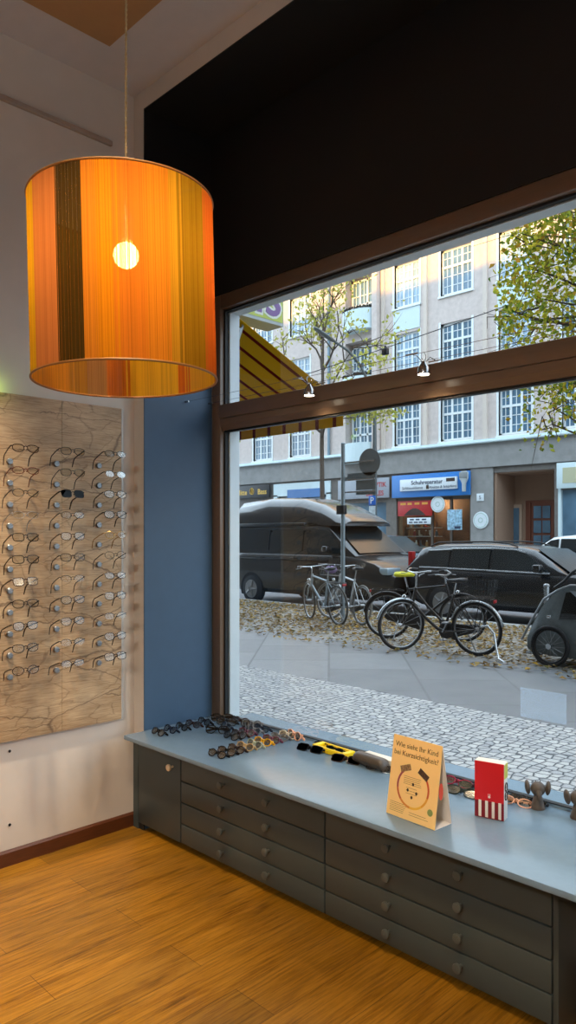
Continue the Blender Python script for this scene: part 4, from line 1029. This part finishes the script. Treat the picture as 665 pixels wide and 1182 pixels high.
# street lamp across the road with parking sign
YL = 20.9; pb = onY(432.5, 600, YL)
sl = thing('street_lamp', 'curved-arm street lamp with a blue parking sign on its post across the street', 'street lamp', (pb.x, YL+1.15, 0))
YL2 = YL+1.15; pb = onY(432.5, 600, YL2); sl.location.x = pb.x
hd = onY(362, 378, YL2-2.3); pts_px = [(432.5, 470, 0), (425, 440, -.15), (415, 420, -.5), (402, 405, -1.0), (386, 394, -1.5)]
q = [V((0, 0, .05)), V((0, 0, 4))]+[onY(px, py, YL2+dy)-V((pb.x, YL2, 0)) for px, py, dy in pts_px]
MB().tube(q, [.10, .09, .065, .055, .05, .045, .045], 12).build('pole', mat('dark_grey_lamp_post', '#5b6366', .5, .3), sl, 60)
e0 = q[-1]; e1 = hd-V((pb.x, YL2, 0)); dd = (e1-e0).normalized()
rr = lambda f, w, h: [e0+(e1-e0)*f+V((-dd.y, dd.x, 0)).normalized()*(w*cos(a))+V((0, 0, h*sin(a))) for a in [2*pi*i/16 for i in range(16)]]
MB().loft([rr(-.05, .05, .04), rr(.1, .10, .07), rr(.4, .14, .08), (rr(.8, .14, .07)), rr(.97, .09, .05), rr(1, .04, .02)]).build('lamp_head', mat('grey_lamp_head', '#6d7577', .4, .4), sl, 60)
zs_ = onY(433, 583, YL2-.2).z; zt_ = onY(433, 572, YL2-.2).z
MB().box(-.16, .16, -.16, -.14, zs_, zt_, .004).build('parking_plate', mat('blue_sign_enamel', '#1f63c0', .4), sl)
text_part('parking_letter', 'P', .36, text_M((0, -.166, zs_+.06), (1, 0, 0), (0, 0, 1)), mat('white_sign_enamel', '#e8e8e6', .4), sl, .003, 'CENTER', label='white letter P')
m_stk = mat('pale_paper_stickers', '#aeb9bd', .6, var=.35, scale=5)
MB().box(-.15, .15, -.155, -.14, zs_-.42, zs_-.03, .004).build('text_plate', mat('white_grey_plate', '#b9c4c8', .5, var=.25, scale=8), sl)
MB().cyl((0, 0, .9), (0, 0, zs_-.44), .135, n=16).build('sticker_sleeve', m_stk, sl)
# parked bicycle hints behind the lamp are left to the far pavement
# catenary wire across the street
wq = [onY(300, 452, 13), onY(447, 399.5, 16), onY(560, 359, 19), onY(660, 322, 22)]
wa = V((-17, 12.5, 0)); A = onY(330, 440, 14.0); B = onY(640, 333, 18.0); d_ = (B-A)
cwv = thing('street_wire', 'thin dark wire with a small clamp box strung over the street', 'cable', A)
MB().tube([d_*-.6, (0, 0, 0), d_*.33+V((0, 0, -.03)), d_*.66+V((0, 0, -.03)), d_, d_*1.8], .012, 6).build('wire', m_bblack, cwv)
fb = .385; MB().box(-.09, .09, -.06, .06, -.17, .0, .02, M=MX.Translation(d_*fb+V((0, 0, -.04)))).cyl(d_*fb+V((0, 0, -.06)), d_*fb+V((0, 0, .03)), .03, n=8).build('clamp_box', m_bblack, cwv)

# ------------------------------------------------------------------ the neighbour's striped awning and box sign
ax, ay0, ay1, az0, az1 = -3.30, 2.86, 3.80, 2.835, 2.455
t = NT('striped_awning_cloth'); df = t.n('ShaderNodeBsdfDiffuse'); tl_ = t.n('ShaderNodeBsdfTranslucent'); mx_ = t.n('ShaderNodeMixShader'); mx_.inputs[0].default_value = .45
tc = t.n('ShaderNodeTexCoord'); sx = t.n('ShaderNodeSeparateXYZ'); t.l(tc.outputs['Object'], sx.inputs[0])
fr_ = t.math('FRACT', t.math('DIVIDE', t.math('ADD', sx.outputs[0], .06), .165))
c = t.ramp(fr_, [(0, rgb('#bd9a1e')), (.80, rgb('#6b1d16'))], 'CONSTANT'); t.l(c, df.inputs[0]); t.l(c, tl_.inputs[0])
t.l(df.outputs[0], mx_.inputs[1]); t.l(tl_.outputs[0], mx_.inputs[2]); t.l(mx_.outputs[0], t.out.inputs['Surface']); m_awn = t.m
aw = thing('striped_awning', 'mustard yellow awning with dark red stripes over the neighbouring shop', 'awning', (ax, ay0, az1-.2))
o0 = V((ax, ay0, az1-.2)); wdt = 5.0
def AW(x, y, z): return (x-o0.x, y-o0.y, z-o0.z)
cl = MB(); prof = [(ay0, az0), (ay0+.3, az0-.126), (ay0+.6, az0-.25), (ay1, az1), (ay1+.004, az1-.02)]
cl.prism([(y-o0.y, z-o0.z) for y, z in prof]+[(y-o0.y-.001, z-o0.z-.004) for y, z in prof[::-1]], -wdt, 0, 'x').build('canopy', m_awn, aw)
MB().box(-wdt, 0, ay1-o0.y, ay1-o0.y+.004, az1-.165-o0.z, az1-.02-o0.z).build('valance', m_awn, aw)
MB().cyl(AW(ax-wdt, ay1-.02, az1-.012), AW(ax, ay1-.02, az1-.012), .016, n=10).build('front_bar', m_signback, aw)
arm = MB().tube([AW(ax-.03, ay0-.03, az0-.20), AW(ax-.03, ay0+.02, az0-.12), AW(ax-.03, ay0+.05, az0-.05)], .012, 8).box(-.06, .0, -.06, .0, az0-.24-o0.z, az0-.17-o0.z, .006).ring(AW(ax-.03, ay0+.03, az0-.03), .03, .008, 'x', 14, 6)
arm.build('bracket_arm', mat('pale_grey_bracket', '#9aa0a2', .4, .4), aw)
sg = onX(327.7, 378, -3.5); zb_ = 2.93
bs_ = thing('projecting_sign', 'green yellow box sign with purple letters jutting out over the awning', 'sign', (-3.58, 2.83, zb_))
MB().box(-.08, .08, 0, sg.y-2.83, 0, .62, .004).build('sign_box', mat('pale_grey_sign_casing', '#b9c2c6', .5), bs_)
MB().box(.08, .083, .012, sg.y-2.83-.012, .022, .608).build('sign_face', mat('lime_sign_face', '#b3c04e', .4, var=.05), bs_)
ry, u_ = (0, 1, 0), (0, 0, 1); ye = sg.y-2.83-.03
text_part('letter_outline', 'ns', .40, text_M((.0835, ye, .055), ry, u_), mat('white_letter_edge', '#dfe3d8', .5), bs_, .001, 'RIGHT', .15, .018)
text_part('letters', 'ns', .40, text_M((.086, ye, .055), ry, u_), mat('purple_letters', '#7b5a94', .5), bs_, .001, 'RIGHT', .15, .003)

# ================================================================== BUILDING ACROSS THE STREET
FY = 28.0
m_fac = mat('cream_roughcast', '#c9bdb7', .9, var=.10, scale=5, bump=.25); m_fac2 = mat('smooth_pale_plaster', '#cfc3b8', .85, var=.03)
m_span = mat('pale_blue_white_panel', '#c9dbe0', .6, var=.02); m_wfr = mat('white_window_paint', '#dfe6e8', .5, var=.02)
m_wgl = mat('facade_glass', '#58768c', .1, 0, .8, var=.3, scale=1.2); m_band = mat('grey_shop_band_render', '#8d8d8c', .85, var=.12, scale=4, bump=.2); m_cur = mat('pale_curtain_glass', '#8fabc0', .12, 0, .6, var=.2, scale=2)  # blue of the reflected sky put into the facade glass colour
cols = [(-34.0, -32.5), (-31.0, -29.5), (-28.07, -26.6), (-21.10, -19.70), (-18.54, -16.98), (-15.69, -14.22), (-12.95, -11.45), (-10.2, -8.7), (-7.4, -5.9), (-4.6, -3.1)]
rows_ = [(5.70, 7.63), (8.92, 10.92), (12.16, 14.2), (15.4, 17.4)]
holes = [(a, b_, z0, z1) for a, b_ in cols for z0, z1 in rows_]+[(-24.15, -22.35, z0-.55, z1+.15) for z0, z1 in rows_]
ENT = (-15.93, -13.27)
gh = [(-21.0, -17.0, .0, 3.22), (ENT[0], ENT[1], 0, 4.15), (-13.0, -6, .5, 3.3), (-24.6, -21.6, .7, 3.1), (-29.2, -25.2, .7, 3.6)]
bl = thing('apartment_building', 'pale plastered apartment house with white barred windows over shops, across the street', 'building', (-18, FY, 0))
BO = V((-18, FY, 0))
def B_(mb, name, m, parent=None, sm=0):
    mb.v = [(p[0]-BO.x, p[1]-BO.y, p[2]-BO.z) for p in mb.v]; return mb.build(name, m, parent or bl, sm)
B_(walled(-42, 20, 5.5, 18.6, FY, FY+.5, holes), 'upper_wall', m_fac)
B_(walled(-42, 20, 0, 4.4, FY, FY+.5, gh), 'ground_floor_wall', mat('dark_grey_stone', '#6e6a66', .8, var=.15, scale=6, bump=.2))
B_(MB().box(-42, 20, FY-.12, FY+.5, 4.4, 5.42), 'shop_band', m_band)
B_(MB().box(-42, 20, FY-.30, FY+.5, 5.42, 5.52, .03).box(-42, 20, FY-.2, FY+.3, 5.52, 5.58), 'ledge', m_span)
B_(MB().box(-42, 20, FY-.4, FY+3, 18.6, 19.2), 'eaves', m_fac2)
B_(MB().box(-42, 20, FY+2.5, FY+2.7, 0, 18.6), 'back_wall', mat('dark_inner_wall', '#4a443e', .9))
for x in (-19.33, -16.3, -13.5, -10.8, -8.1, -21.75): B_(MB().box(x-.09, x+.09, FY-.10, FY+.02, 5.58, 18.6), 'pilaster', m_fac2)
B_(MB().box(-22.2, -21.9, FY-.35, FY+.02, 5.58, 18.6), 'corner_pier', m_fac)
for (a, b_) in (cols[3], cols[5], cols[7]):
    for (z0, z1), (z2, z3) in zip(rows_, rows_[1:]): B_(MB().box(a-.05, b_+.05, FY-.03, FY+.02, z1+.12, z2-.1), 'spandrel_panel', m_span)
def facade_window(x0, x1, z0, z1, dy=.14, panes=4, rows=5, gl=None):
    w = MB(); y = FY+dy; f = .09
    w.box(x0, x0+f, y-.03, y+.05, z0, z1).box(x1-f, x1, y-.03, y+.05, z0, z1).box(x0, x1, y-.03, y+.05, z0, z0+f).box(x0, x1, y-.03, y+.05, z1-f, z1)
    w.box(x0-.10, x0, FY-.025, FY+.12, z0-.05, z1+.08).box(x1, x1+.10, FY-.025, FY+.12, z0-.05, z1+.08)
    zt = z0+(z1-z0)*.62; w.box(x0, x1, y-.04, y+.05, zt-.05, zt+.05)
    for k in (1, 2): xm = x0+(x1-x0)*k/3; w.box(xm-.05, xm+.05, y-.035, y+.05, z0, z1)
    for k in range(6):
        xm = x0+(x1-x0)*(k+.5)/3 if k < 3 else None
        if xm: w.box(xm-.016, xm+.016, y-.015, y+.03, z0, z1)
    for i in range(1, 3): zz = z0+(zt-z0)*i/3; w.box(x0, x1, y-.015, y+.03, zz-.016, zz+.016)
    zz = (zt+z1)/2; w.box(x0, x1, y-.015, y+.03, zz-.016, zz+.016)
    o = B_(w, 'window', m_wfr); B_(MB().box(x0+.02, x1-.02, y, y+.012, z0+.02, z1-.02), 'pane', gl or random.choice([m_wgl, m_wgl, m_cur]), o)
    B_(MB().box(x0-.12, x1+.12, FY-.08, FY+.14, z0-.10, z0-.03), 'window_sill', m_wfr, o)
    return o
for i, (a, b_) in enumerate(cols):
    for (z0, z1) in rows_:
        if i >= 8 and z0 > 6: pass
        facade_window(a, b_, z0, z1)
# recessed balconies left of the pier
B_(MB().box(-24.4, -22.1, FY+.5, FY+.7, 5.5, 18.6), 'loggia_wall', m_fac2)
for z0, z1 in rows_:
    zf = z0-.55; w = MB(); x0, x1 = -24.05, -22.45; y = FY+.4
    w.box(x0, x0+.09, y, y+.09, zf, z1).box(x1-.09, x1, y, y+.09, zf, z1).box(x0, x1, y, y+.09, z1-.09, z1).box(x0, x1, y, y+.09, zf+1.3, zf+1.4)
    for f in (.33, .62): xm = x0+(x1-x0)*f; w.box(xm-.05, xm+.05, y, y+.09, zf, z1)
    for f in (.16, .48, .8): xm = x0+(x1-x0)*f; w.box(xm-.02, xm+.02, y+.02, y+.06, zf, z1)
    for f in (.3, .7): zz = zf+(z1-zf)*f; w.box(x0, x1, y+.02, y+.06, zz-.02, zz+.02)
    o = B_(w, 'balcony_window', m_wfr); B_(MB().box(x0, x1, y+.06, y+.07, zf, z1), 'pane', m_wgl, o)
    ch_ = MB(); n = 16; xm, rx_ = -23.2, .98
    pts = [(xm-rx_*cos(pi*i/n), FY-.02-.62*sin(pi*i/n)) for i in range(n+1)]
    inn = [(xm-(rx_-.08)*cos(pi*i/n), FY-.02-.54*sin(pi*i/n)) for i in range(n+1)]
    for i in range(n): ch_.prism([pts[i], pts[i+1], inn[i+1], inn[i]], zf, zf+.85)
    ch_.prism(pts, zf-.12, zf).box(-24.15, -22.35, FY-.03, FY+.4, zf-.14, zf)
    o = B_(ch_, 'balcony', m_span, sm=30)
    if z0 > 6:
        pg = MB()
        for i in range(120):
            k = random.random(); a_ = pi*k; leaf_quad(pg, V((xm-rx_*cos(a_)*.95, FY-.02-.58*sin(a_), zf+.86+random.random()*.12)), .16, V((random.gauss(0, 1), random.gauss(0, 1), .3)).normalized())
        B_(pg, 'balcony_plants', mat('dark_balcony_plants', '#3c3a35', .8, var=.4), o)
B_(MB().cyl((-25.2, FY-.08, 5.5), (-25.2, FY-.08, 18.6), .07, n=12), 'downpipe', mat('blue_grey_zinc', '#7f95a3', .5, .4), sm=60)
# ground floor : shop fronts
B_(MB().box(-20.95, -19.0, FY+.12, FY+.14, .75, 3.2).box(-18.9, -17.05, FY+.12, FY+.14, .3, 3.2), 'shop_glass', clear('shop_glass_clear', (235, 240, 240), .8))
B_(MB().box(-21.2, -16.8, FY+1.6, FY+1.7, 0, 3.4).box(-21.1, -21.0, FY+.5, FY+1.6, 0, 3.4).box(-17.0, -16.9, FY+.5, FY+1.6, 0, 3.4).box(-21.2, -16.8, FY+.5, FY+1.7, 3.3, 3.4).box(-21.2, -16.8, FY+.5, FY+1.7, 0, .1), 'shop_interior', mat('brown_shop_interior', '#6a4c38', .8, var=.5, scale=2))
B_(MB().box(-20.95, -19.1, FY+.3, FY+.9, .95, 1.0).box(-20.95, -19.1, FY+.6, FY+1.0, 1.45, 1.48).box(-20.95, -19.1, FY+.7, FY+1.0, 1.85, 1.88), 'display_shelf', m_wfr)
fr = MB()
for x in (-21.0, -19.05, -18.05, -17.05): fr.box(x-.05, x+.05, FY+.05, FY+.16, 0, 3.22)
fr.box(-21, -17, FY+.05, FY+.16, 3.1, 3.22).box(-21, -19, FY+.0, FY+.2, .0, .75); B_(fr, 'shopfront_frame', mat('dark_bronze_frame', '#4a423b', .5))
ent = MB().box(ENT[0], ENT[1], FY+1.6, FY+1.75, 0, 4.15).box(ENT[0]-.02, ENT[0]+.12, FY+.05, FY+1.6, 0, 4.15).box(ENT[1]-.12, ENT[1]+.02, FY+.5, FY+1.6, 0, 4.15).box(ENT[0], ENT[1], FY+.1, FY+1.7, 4.1, 4.2)
B_(ent, 'entrance_recess', mat('brown_beige_plaster', '#9a7f6c', .8, var=.06))
def ent_pt(px): return onY(px, 600, FY+1.55).x
dx0, dx1 = ent_pt(610), ent_pt(640)
do = B_(MB().box(dx0-.1, dx1, FY+1.5, FY+1.6, 0, 3.0).box(dx0, dx0+.15, FY+1.44, FY+1.5, 0, 2.9), 'entrance_door', mat('red_brown_door_wood', '#6b3d2c', .5))
g = MB()
for i in range(3):
    for j in range(2): a_ = dx0+.28+j*.40; g.box(a_, a_+.34, FY+1.46, FY+1.502, 1.0+i*.62, 1.52+i*.62)
B_(g, 'door_panes', m_wgl, do)
wx0, wx1 = ent_pt(588), ent_pt(600)
do = B_(MB().box(wx0-.12, wx1+.12, FY+1.5, FY+1.6, .45, 2.85), 'side_door', mat('beige_side_frame', '#b59c88', .7)); B_(MB().box(wx0, wx1, FY+1.47, FY+1.51, .6, 2.7), 'pane', m_wgl, do)
B_(MB().box(-13.0, -6, FY+.12, FY+.14, .5, 3.3), 'shop_glass', m_wgl)
fr = MB()
for x in (-13.05, -11.9, -10.2, -8.2): fr.box(x-.06, x+.06, FY-.02, FY+.16, 0, 3.4)
B_(fr, 'shopfront_frame', m_span)
B_(MB().box(-24.6, -21.6, FY+.2, FY+.22, .7, 3.1).box(-29.2, -25.2, FY+.3, FY+.32, .7, 3.6), 'shop_glass', m_wgl)
fr = MB().box(-29.3, -25.1, FY-.06, FY+.1, 3.62, 4.3).box(-29.3, -29.0, FY-.06, FY+.1, 0, 3.7).box(-25.4, -25.1, FY-.06, FY+.1, 0, 3.7).box(-27.3, -27.2, FY-.02, FY+.1, 0, 3.7)
B_(fr, 'pale_shopfront', m_span)
B_(MB().box(-28.2, -25.5, FY-.09, FY-.06, 3.5, 3.95), 'blue_transom', mat('blue_shop_transom', '#3a6ea8', .4))
B_(MB().box(-17.0, -15.93, FY-.05, FY+.3, 0, 4.4), 'pillar', m_band)

# shop signs : things of their own
def board(name, label, x0, x1, z0, z1, m, y0=FY-.17, th=.05, cat='sign'):
    t = thing(name, label, cat, ((x0+x1)/2, y0, z0))
    MB().box(x0-(x0+x1)/2, x1-(x0+x1)/2, 0, th, 0, z1-z0, .006).build('board', m, t); return t
def word(t, body, size, x, z, m, y=-.004, al='CENTER', name='lettering', bold=.0):
    return text_part(name, body, size, text_M((x, y, z), (1, 0, 0), (0, 0, 1)), m, t, .003, al, 0, bold)
def dashes(t, x0, x1, z0, z1, n, m):      # print too small to read
    q = MB()
    for i in range(n):
        a = x0+(x1-x0)*i/n; q.box(a, a+(x1-x0)/n*random.uniform(.6, .88), -.004, 0, z0, z1)
    return q.build('small_print', m, t)
m_bluef = mat('bright_blue_fascia', '#2f79c4', .4, var=.05); m_wbrd = mat('white_sign_board', '#d9e2e8', .4); m_navy = mat('navy_print', '#24344e', .5); m_redp = mat('red_print', '#a8343a', .5); m_goldp = mat('gold_lettering', '#d9b04a', .35, .4)
board('shop_fascia', 'bright blue fascia panel above the shoe repair shop', -21.13, -16.95, 3.26, 4.30, m_bluef)
s_ = board('shop_sign', 'white shoe repair sign board mounted on the blue fascia', -20.6, -17.55, 3.55, 4.08, m_wbrd, FY-.26, .08)
word(s_, 'Schuhreparatur', .27, -.05, .27, m_navy, bold=.004); word(s_, 'Schlüsseldienst', .19, -.82, .06, m_navy); word(s_, 'Absätze & Schärferei', .17, .80, .06, m_navy)
MB().box(-.07, .07, -.006, 0, .05, .22).build('key_emblem', m_ink2, s_); MB().box(.98, 1.42, -.006, 0, .33, .48).build('black_patch', m_ink2, s_)
br_ = thing('brush_sign', 'grey brush shaped sign at the right end of the blue fascia', 'sign', (onY(536, 560, FY-.3).x, FY-.32, 3.40))
MB().loft([[(w*cos(a), .06*sin(a), z) for a in [2*pi*i/14 for i in range(14)]] for z, w in ((0, .09), (.35, .10), (.45, .16), (.55, .22), (.82, .22), (.88, .12))]).build('brush', mat('grey_white_plastic', '#a9b0b3', .5), br_, 50)
MB().box(-.20, .20, -.075, -.05, .58, .84, .01).build('bristles', mat('grey_bristles', '#878c8e', .8), br_)
MB().box(-.03, .03, .05, .2, .3, .36).build('mount', m_signback, br_)
s_ = board('red_banner', 'red arched banner in the shoe repair shop window', -20.9, -19.0, 2.40, 3.10, mat('red_banner', '#b3272a', .5), FY-.01, .03)
dashes(s_, -.8, .8, .52, .62, 4, mat('orange_print', '#e0a040', .5))
MB().prism([(-.62+1.24*i/12, .02+.34*sin(pi*i/12)) for i in range(13)], -.008, 0, 'y').build('arch_cutout', mat('dark_display', '#3a2a25', .7, var=.6, scale=3), s_)
s_ = board('window_notice', 'white notice strip hanging below the red banner', -20.35, -19.05, 2.02, 2.32, m_wbrd, FY-.035, .02)
dashes(s_, -.5, .5, .18, .25, 3, m_navy); dashes(s_, -.55, .55, .06, .12, 4, m_navy)
for px, py, lab in ((505.5, 582, 'pale round sign hanging in the shoe repair shop window'), (555, 600.5, 'white round sign on the pillar between shop and entrance')):
    p = onY(px, py, FY-.08); t = thing('round_sign', lab, 'sign', p)
    MB().lathe([(.36, -.02), (.37, 0), (.36, .02)], 32, MX.Rotation(pi/2, 4, 'X')).build('disc', m_wbrd, t)
    MB().ring((0, -.022, 0), .30, .012, 'y', 28, 5).build('printed_ring', mat('pale_green_print', '#9fc0b4', .5), t)
    MB().ring((0, -.022, 0), .10, .012, 'y', 20, 5).build('printed_mark', mat('pale_green_mark', '#8ab0a4', .5), t)
p = onY(554.5, 574, FY-.07); s_ = board('house_number', 'small white house number plate on the pillar above the round sign', p.x-.17, p.x+.17, p.z-.16, p.z+.16, m_wbrd, FY-.085, .03); word(s_, '5', .22, 0, .08, m_navy)
p0 = onY(516, 583, FY); s_ = board('poster', 'light blue poster with dark specks on the shoe repair shop door', p0.x, p0.x+.75, 1.75, 2.65, mat('speckled_blue_poster', '#8fb4cb', .5, var=.7, scale=9), FY+.02, .02, 'poster'); MB().box(.0, .3, -.004, 0, -.25+.3, .16).build('caption', m_navy, s_)
s_ = board('shop_sign', 'grey sign with dark red lettering left of the blue fascia', -24.5, -21.3, 3.30, 4.25, mat('grey_lilac_board', '#9aa0aa', .5)); word(s_, 'OPTIK', .32, .98, .52, m_redp, bold=.006); word(s_, 'BRILLES', .32, .75, .12, m_redp, bold=.006)
s_ = board('shop_sign', 'black sign with gold lettering at the far left behind the van', -32.4, -29.5, 3.60, 4.32, mat('black_sign_board', '#171516', .4)); word(s_, 'Mitte', .42, -.85, .2, m_goldp); word(s_, 'Bass', .42, .85, .2, m_goldp)
q = MB().ring((0, -.006, .38), .17, .018, 'y', 20, 5).tube([(-.1, -.006, .3), (0, -.006, .55), (.1, -.006, .3)], .02, 6).tube([(0, -.006, .22), (0, -.006, .6)], .02, 6); q.build('crest', m_goldp, s_)
s_ = board('shop_sign', 'plain pale blue fascia of the shop right of the entrance', -13.1, -6.0, 3.35, 4.35, m_span); MB().box(-3.3, -2.7, -.01, 0, .2, .8).build('logo_patch', mat('yellow_grey_patch', '#b8b89a', .5), s_)
# goods in the shoe repair window
gcol = [('cream', '#cfc7b6'), ('red', '#9a2f26'), ('tan', '#b98e58'), ('blue grey', '#5b6f82'), ('white', '#e2e0da'), ('brown', '#7a4a2c')]
ords_ = ['first', 'second', 'third', 'fourth', 'fifth', 'sixth']
gm = [mat(n.replace(' ', '_')+'_goods', c, .5) for n, c in gcol]
for zi, (zz, yy) in enumerate(((1.0, .42), (1.48, .72), (1.88, .8))):
    for k in range(6):
        x = -20.75+k*.30+random.uniform(-.03, .03); ci = (k*5+zi*2) % 6
        t = thing('boot' if (k+zi) % 2 else 'care_bottle', f'{gcol[ci][0]} {"boot" if (k+zi) % 2 else "bottle"}, {ords_[k]} from left, {["bottom", "middle", "top"][zi]} shelf in shoe repair window', 'goods', (x, FY+yy, zz), group='goods in the shoe repair window')
        if (k+zi) % 2:
            MB().loft([[(-.04+.05*cos(a)*w+dx, .04*sin(a)*w, z) for a in [2*pi*i/12 for i in range(12)]] for z, w, dx in ((0, 1.0, .03), (.05, 1.3, .035), (.09, 1.0, .0), (.2, .9, -.01), (.28, 1.0, -.01))]).ball((.06, 0, .035), (.07, .04, .034), 10).build('upper', gm[ci], t, 50)
            MB().box(-.10, .13, -.042, .042, 0, .012, .003).build('sole', m_bblack, t)
        else:
            MB().lathe([(.06, 0), (.065, .02), (.065, .17), (.03, .21), (.028, .23)], 14).build('body', gm[ci], t, 40)
            MB().lathe([(.032, .23), (.032, .28), (.02, .285)], 12).build('lid', m_wfr, t)
# ================================================================== TREES
m_bark = mat('grey_brown_bark', '#5b5148', .9, var=.25, scale=20, bump=.4)
def tree(name, label, loc, trunk, limbs, leaves, m_leaf, cat='tree'):
    t = thing(name, label, cat, loc)
    MB().tube(trunk[0], trunk[1], 10).build('trunk', m_bark, t, 60)
    br = MB()
    for pts, r in limbs: br.tube(pts, [r*(1-.75*i/(len(pts)-1)) for i in range(len(pts))], 6)
    br.build('branches', m_bark, t, 60)
    lm = MB()
    for p, s in leaves: leaf_quad(lm, p, s, V((random.gauss(0, 1), random.gauss(0, 1), random.gauss(0, 1))).normalized())
    lm.build('foliage', m_leaf, t, 0); return t
def grow(start, d, ln, r, depth, out, tips):
    pts = [V(start)]; d = V(d).normalized()
    for i in range(4):
        d = (d+V((random.gauss(0, .16), random.gauss(0, .16), random.gauss(0, .12)+.03))).normalized(); pts.append(pts[-1]+d*ln/4)
    out.append((pts, r)); tips += [(p, depth) for p in pts[2:]]
    if depth > 0:
        for k in range(3 if depth > 1 else 4):
            f = random.randint(1, 4); nd = (d+V((random.gauss(0, .75), random.gauss(0, .75), random.gauss(0, .5)))).normalized()
            grow(pts[f], nd, ln*.66, r*.55, depth-1, out, tips)
# slim sparse tree across the street
YT = 21.3; tb_ = onY(371.5, 560, YT); H = lambda py: onY(372, py, YT).z
limbs = []; tips = []
for py, dx, up_ in ((505, 1, .5), (500, -1, .55), (470, .9, .9), (455, -.9, .8), (430, .8, 1.1), (425, -.7, 1.0), (395, .5, 1.3), (390, -.5, 1.3)):
    grow((0, 0, H(py)), (dx*.8, random.uniform(-.5, .5), up_), 2.6 if py > 440 else 2.0, .055, 2, limbs, tips)
lv = []
for p, dp in tips:
    dens = 13 if p.z < H(420) else 3
    if dp == 0 or random.random() < .4:
        for k in range(int(dens+random.random())): lv.append((p+V((random.gauss(0, .22), random.gauss(0, .22), random.gauss(0, .2))), random.uniform(.12, .22)))
tree('street_tree', 'slim street tree with few yellow green leaves before the pale facade', (tb_.x, YT, 0), ([(0, 0, 0), (.03, 0, 2.5), (0, 0, 5), (.05, 0, 8), (.1, .0, H(345)+.5)], [.12, .10, .085, .06, .02]), limbs, lv, leaf_mat('yellow_green_leaves', ['#a9ab4a', '#c3c06a', '#8f9a3c', '#d2cb7a', '#b0b055']))
# leafy tree at the right, trunk outside the frame
TX, TY = -3.0, 9.9
limbs = []; tips = []; lv = []
TP = lambda z: V((0, 0, z))
def in_crown(p):
    x, y, z = p.x+TX, p.y+TY, p.z
    return x > -5.36+.32*max(0, z-5.0)-.42*(y-9.6) and z > 2.55
cl_ = []
while len(cl_) < 150:
    q = V((random.uniform(-1, 1), random.uniform(-1, 1), random.uniform(-1, 1)))
    if q.length > 1 or q.length < .35: continue
    c = V((-1.25+q.x*1.2, -.1+q.y*1.2, 4.85+q.z*2.1))
    if in_crown(c): cl_.append(c)
for k, c in enumerate(cl_):
    if k % 3 == 0:
        z0 = max(2.4, c.z-1.1*random.uniform(.5, 1)); b0 = TP(z0); mid = b0.lerp(c, .5)+V((random.gauss(0, .15), random.gauss(0, .15), random.gauss(.05, .12)))
        pts = [b0, b0.lerp(mid, .5)+V((0, 0, .05)), mid, mid.lerp(c, .55)+V((random.gauss(0, .06), random.gauss(0, .06), random.gauss(0, .06))), c+V((random.gauss(0, .1), random.gauss(0, .1), .08))]
        limbs.append((pts, random.uniform(.02, .04)))
        for m_ in (mid, c):
            for e_ in range(3): limbs.append(([m_, m_+V((random.gauss(0, .2), random.gauss(0, .2), random.gauss(0, .15))), m_+V((random.gauss(0, .38), random.gauss(0, .38), random.gauss(0, .3)))], .010))
    for e_ in range(58):
        p = c+V((random.gauss(0, .19), random.gauss(0, .19), random.gauss(0, .17)))
        if in_crown(p): lv.append((p, random.uniform(.05, .10)))
tree('leafy_tree', 'leafy green and yellow tree reaching in from the right edge', (TX, TY, 0), ([(0, 0, 0), (.05, 0, 2), (0, .05, 4), (-.05, 0, 6.5), (0, 0, 7.5)], [.2, .17, .14, .09, .04]), limbs, lv, leaf_mat('green_yellow_leaves', ['#6d8a36', '#a3ae40', '#cfc03c', '#567532', '#b4b548', '#dcc548', '#86993e', '#c09038'], .5))

# ================================================================== LIGHT
w = bpy.data.worlds.new('sky'); SC.world = w; w.use_nodes = True
bg = w.node_tree.nodes['Background']; bg.inputs['Color'].default_value = (.70, .85, 1.0, 1); bg.inputs['Strength'].default_value = 3.7
def lamp_(name, kind, loc, energy, color, target=None, **kw):
    l = bpy.data.lights.new(name, kind); l.energy = energy; l.color = color
    for k, v in kw.items(): setattr(l, k, v)
    o = bpy.data.objects.new(name, l); COL.objects.link(o); o.location = loc
    if target is not None: o.rotation_euler = (V(target)-V(loc)).to_track_quat('-Z', 'Y').to_euler()
    return o
sd = V((.05, 1, -.25)).normalized()
lamp_('sun', 'SUN', (0, -20, 20), 9, (1.0, .46, .0), V((0, -20, 20))+sd, angle=radians(1.2))
lamp_('ceiling_spot_wall', 'SPOT', (-2.57, .9, 3.7), 480, (1, .83, .62), (-3.2, .95, .3), spot_size=radians(52), spot_blend=.7, shadow_soft_size=.08)
lamp_('ceiling_spot_floor', 'SPOT', (-.7, .5, 3.7), 290, (1, .78, .50), (-1.2, 1.55, 0), spot_size=radians(70), spot_blend=.6, shadow_soft_size=.03)
lamp_('cabinet_fill_spot', 'SPOT', (.2, -2.2, 3.2), 300, (1, .92, .80), (-1.9, 2.1, .25), spot_size=radians(60), spot_blend=.8, shadow_soft_size=.06)  # added fill for the cabinet fronts, no fixture there
lamp_('room_fill_light', 'POINT', (.3, -.6, 3.15), 34, (.78, .86, 1.0), None, shadow_soft_size=.2)  # added cool fill for ceiling and cabinets, not a known lamp
lamp_('shoe_shop_lamp', 'POINT', (-19.2, FY+1.1, 3.0), 90, (1, .74, .45), None, shadow_soft_size=.1)
gp = onX(-7, 447, XW); lamp_('green_glow_lamp', 'POINT', (XW+.05, gp.y, gp.z), .12, (.5, 1, .08), None, shadow_soft_size=.02)
